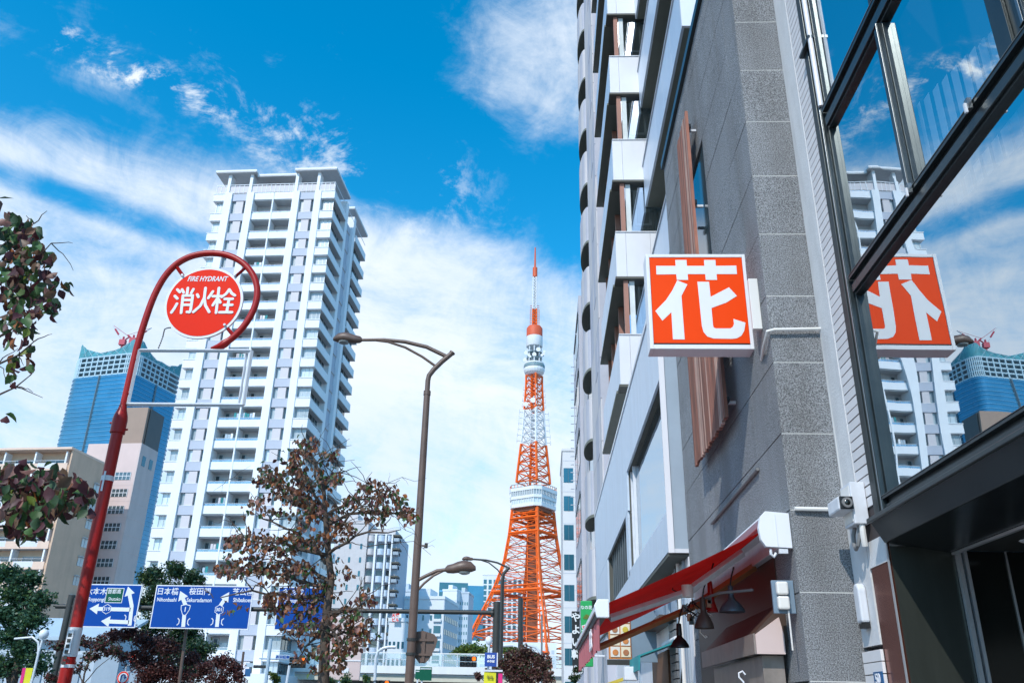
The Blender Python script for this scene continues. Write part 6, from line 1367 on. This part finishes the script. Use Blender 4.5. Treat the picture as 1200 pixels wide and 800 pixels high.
# rust brown dogwood in the middle
TY_ = 11.0; T = lambda x, y, d=0.0: aty(x, y, TY_ + d)
tb0 = T(385, 800); dg = root('dogwood_tree', 'half bare tree with rust brown curled leaves in front of the white tower', 'tree', (tb0.x + .12, TY_, 0))
g = B(); tr_ = [Vector((tb0.x + .12, TY_, 0)), T(378, 790), T(381, 750), T(383, 715), T(388, 680), T(384, 640), T(381, 600), T(379, 570), T(371, 545), T(362, 525)]
tr_[1] = T(379, 800); g.tube(tr_, [.085, .072, .062, .055, .047, .04, .033, .026, .018, .01], 'bark', 10); g.obj('trunk', dg, world=True, smooth=True)
limbs = [((383, 705), (258, 700), -.3), ((385, 690), (262, 672), .3), ((383, 650), (275, 635), -.5), ((382, 660), (300, 600), .5), ((381, 610), (305, 560), .2), ((381, 600), (340, 555), -.4), ((379, 575), (350, 520), .2), ((379, 570), (402, 548), .4), ((382, 640), (432, 585), -.3), ((381, 615), (488, 600), .3), ((383, 650), (470, 620), -.5), ((388, 690), (350, 730), .5), ((386, 720), (430, 715), -.4), ((383, 745), (425, 745), .4), ((383, 730), (400, 765), -.4), ((383, 735), (350, 770), .3), ((381, 605), (455, 575), .6), ((386, 680), (310, 655), .6)]
tips = []
for a_, c_2, d in limbs:
    g = B(); P_ = limb(g, T(*a_), T(*c_2, d), .026, .006, 'bark', .06, 7, .035); 
    for j in range(9):
        i = random.randint(2, 6); q_ = P_[i] + Vector((random.uniform(-.5, .5), random.uniform(-.4, .4), random.uniform(-.15, .45))); limb(g, P_[i], q_, .008, .0025, 'bark', .05, 4, .06); tips.append(q_)
    tips += P_[3:]; g.obj('branch', dg, world=True, smooth=True)
g = B()
for a_, c_2 in (((420, 600), (500, 560)), ((300, 640), (248, 610)), ((430, 640), (505, 650)), ((375, 540), (372, 505)), ((440, 600), (492, 640)), ((300, 560), (250, 575)), ((250, 700), (232, 690))): 
    P_ = limb(g, T(*a_), T(*c_2), .006, .002, 'bark', .15, 6, .07)
    for j in range(4): k = P_[random.randint(2, 5)]; limb(g, k, k + Vector((random.uniform(-.25, .25), random.uniform(-.2, .2), random.uniform(-.25, .2))), .003, .001, 'bark', .1, 3, .08)
g.obj('twigs', dg, world=True)
RU = [('leaf_rust', 4), ('leaf_brown', 5), ('leaf_plum', 2), ('leaf_pink', 1.6), ('leaf_orange', .9), ('leaf_green', 1.6), ('leaf_dark', 1.2)]
bl = [(358, 520, 15, 70), (345, 535, 14, 60), (385, 532, 10, 30), (315, 558, 18, 85), (340, 560, 20, 95), (365, 560, 18, 80), (395, 560, 12, 35), (330, 585, 18, 75), (300, 590, 12, 35), (352, 590, 22, 95), (375, 600, 18, 70), (410, 590, 14, 45), (435, 575, 18, 75), (460, 580, 18, 80), (480, 600, 13, 60), (440, 600, 16, 60), (400, 620, 16, 60), (365, 625, 22, 95), (335, 635, 20, 90), (300, 635, 20, 95), (275, 635, 15, 65), (285, 660, 18, 60), (320, 665, 20, 85), (350, 670, 20, 85), (262, 666, 12, 40), (318, 702, 14, 45), (275, 716, 12, 10), (325, 705, 20, 75), (355, 705, 20, 80), (380, 690, 15, 45), (400, 665, 12, 30), (345, 735, 16, 45), (375, 735, 18, 60), (405, 720, 18, 70), (425, 735, 16, 60), (410, 755, 18, 65), (390, 765, 16, 50), (365, 765, 12, 28), (430, 700, 12, 32), (395, 785, 12, 25), (375, 790, 10, 18), (350, 775, 7, 8)]
meshes = [leafmesh(m_, .078, i) for i, m_ in enumerate(['leaf_rust', 'leaf_rust', 'leaf_brown', 'leaf_brown', 'leaf_brown', 'leaf_plum', 'leaf_pink', 'leaf_orange', 'leaf_green', 'leaf_dark'])]
allp = []
for px, py, r, n_ in bl:
    for k in range(int(n_ * 1.55)):
        a_ = random.uniform(0, 2 * math.pi); rr = r * math.sqrt(random.random()); allp.append(T(px + rr * math.cos(a_) * 1.05, py + rr * math.sin(a_) * .8, random.gauss(0, .30)))
# pull leaves towards the nearest twig so that they hang in clusters
TP = np.array([tuple(t) for t in tips]); 
for i, p in enumerate(allp):
    d = np.linalg.norm(TP - np.array(p), axis=1); j = int(d.argmin())
    if d[j] > .10: allp[i] = p.lerp(Vector(TP[j]), .30)
random.shuffle(allp)
def leafrot(hang=.8):
    d = Vector((random.gauss(0, .5), random.gauss(0, .5), -hang + random.gauss(0, .35))).normalized(); return (d.to_track_quat('Y', 'Z') @ __import__('mathutils').Quaternion((0, 1, 0), random.uniform(0, 6.28))).to_euler()
dgl = XF[dg].inverted()
for p in allp[:295]:
    o = bpy.data.objects.new('leaf', random.choice(meshes)); C.objects.link(o); o.parent = dg; o.location = dgl @ p; o.rotation_euler = leafrot(); s_ = random.uniform(.75, 1.15); o.scale = (s_, s_, s_)
def joined(name, parent, pts, meshes_, smin, smax, hang):
    bm = bmesh.new(); ms = []
    out_v = []; out_f = []; out_m = []
    for p in pts:
        me = random.choice(meshes_); m_ = me.materials[0]
        if m_ not in ms: ms.append(m_)
        k = ms.index(m_); s_ = random.uniform(smin, smax); M_ = Matrix.Translation(XF[parent].inverted() @ p) @ __import__('mathutils').Euler(leafrot(hang)).to_matrix().to_4x4() @ Matrix.Scale(s_, 4); o_ = len(out_v)
        out_v += [tuple(M_ @ v.co) for v in me.vertices]; out_f += [[i + o_ for i in f.vertices] for f in me.polygons]; out_m += [k] * len(me.polygons)
    me = bpy.data.meshes.new(name); me.from_pydata(out_v, [], out_f)
    for m_ in ms: me.materials.append(m_)
    me.polygons.foreach_set('material_index', out_m); me.polygons.foreach_set('use_smooth', [True] * len(out_f)); me.update(); o = bpy.data.objects.new(name, me); C.objects.link(o); o.parent = parent; o['kind'] = 'stuff'; bm.free(); return o
joined('crown', dg, allp[295:], meshes, .7, 1.1, .8)
# near branches entering from the left
NY = 4.6; Nn = lambda x, y, d=0.0: aty(x, y, NY + d)
nb = root('near_tree', 'near tree at the left edge with plum and green leaves on overhanging branches', 'tree', (Nn(-160, 600).x, NY, 0))
g = B(); x = Nn(-160, 600).x; g.tube([(x, NY, 0), (x, NY, 2.2), (x + .1, NY, 3.2), (x + .2, NY, 4.6)], [.12, .10, .08, .05], 'bark_light', 10); g.obj('trunk', nb, world=True, smooth=True)
nt2 = []
for a_, c_2, d in (((-150, 470), (60, 285), -.1), ((-150, 420), (40, 262), .1), ((-140, 500), (70, 355), .15), ((-150, 520), (40, 400), -.15), ((-150, 560), (35, 440), .1), ((-150, 640), (95, 585), 0), ((-150, 650), (60, 610), .15), ((-150, 620), (70, 562), -.15), ((-140, 660), (30, 590), .2)):
    g = B(); P_ = limb(g, Nn(*a_), Nn(*c_2, d), .018, .003, 'bark', .05, 8, .02)
    for j in range(6):
        k = P_[random.randint(4, 8)]; q_ = k + Vector((random.uniform(-.02, .16), random.uniform(-.12, .12), random.uniform(-.14, .12))); limb(g, k, q_, .004, .0015, 'bark', .05, 4, .06); nt2.append(q_)
    nt2 += P_[5:]; g.obj('branch', nb, world=True, smooth=True)
nbl = [(5, 262, 16, 15), (25, 272, 15, 16), (12, 290, 20, 24), (35, 295, 18, 20), (50, 305, 12, 10), (8, 320, 20, 24), (30, 325, 20, 22), (55, 330, 9, 6), (15, 345, 20, 22), (42, 348, 16, 14), (70, 340, 6, 3), (20, 365, 18, 16), (50, 362, 12, 9), (62, 358, 6, 3), (10, 380, 14, 9), (30, 388, 10, 6), (14, 403, 9, 4), (32, 410, 7, 3), (18, 425, 9, 4), (30, 432, 6, 2), (12, 440, 7, 3), (10, 457, 4, 1), (2, 492, 4, 1), (78, 345, 3, 1),
       (10, 560, 16, 14), (30, 562, 16, 15), (50, 568, 16, 15), (70, 566, 14, 13), (88, 572, 10, 8), (15, 580, 18, 20), (40, 585, 18, 20), (65, 585, 16, 17), (90, 588, 13, 12), (102, 580, 6, 4), (10, 600, 16, 14), (30, 605, 16, 14), (50, 605, 14, 10), (72, 600, 10, 6), (98, 600, 7, 4), (25, 622, 10, 5), (38, 628, 10, 5), (5, 615, 12, 6), (45, 615, 8, 3), (60, 552, 6, 2), (28, 548, 5, 2)]
lm = {m_: [leafmesh(m_, .082, 20 + i * 3 + j) for j in range(2)] for i, m_ in enumerate(['leaf_plum', 'leaf_green', 'leaf_dark', 'leaf_brown', 'leaf_pink', 'leaf_orange', 'leaf_lime', 'leaf_rust'])}
NP = [('leaf_plum', 6), ('leaf_green', 3.6), ('leaf_dark', 4), ('leaf_brown', 3), ('leaf_pink', 1.2), ('leaf_orange', .7), ('leaf_lime', .7), ('leaf_rust', 1.3)]
TP = np.array([tuple(t) for t in nt2]); pts = []
for px, py, r, n_ in nbl:
    for k in range(int(n_ * 2.1)):
        a_ = random.uniform(0, 6.28); rr = r * math.sqrt(random.random()); p = Nn(px + rr * math.cos(a_) + 3, py + rr * math.sin(a_) * .9 - 7, random.gauss(0, .16)); d = np.linalg.norm(TP - np.array(p), axis=1); j = int(d.argmin())
        if d[j] > .06 and py < 395: p = p.lerp(Vector(TP[j]), .15)
        pts.append(p)
nbi = XF[nb].inverted(); random.shuffle(pts)
for p in pts[:296]:
    o = bpy.data.objects.new('leaf', random.choice(lm[random.choices([m_[0] for m_ in NP], [m_[1] for m_ in NP])[0]])); C.objects.link(o); o.parent = nb; o.location = nbi @ p; o.rotation_euler = leafrot(.9); s_ = random.uniform(.65, 1.15); o.scale = (s_, s_, s_)
wl_ = [random.choice(lm[m_[0]]) for m_ in NP for _ in range(int(m_[1] * 2))]
joined('crown', nb, pts[296:], wl_, .65, 1.1, .9)
# a few clumps outside the frame so that the branches have a tree to belong to
foliage('leaf_mass', nb, [(tuple(Nn(-90, 300)), (.35, .3, .4), 160), (tuple(Nn(-120, 450)), (.35, .3, .4), 160), (tuple(Nn(-80, 600)), (.3, .3, .3), 120)], .08, [('leaf_plum', 2), ('leaf_dark', 2), ('leaf_green', 1)], hang=.8)
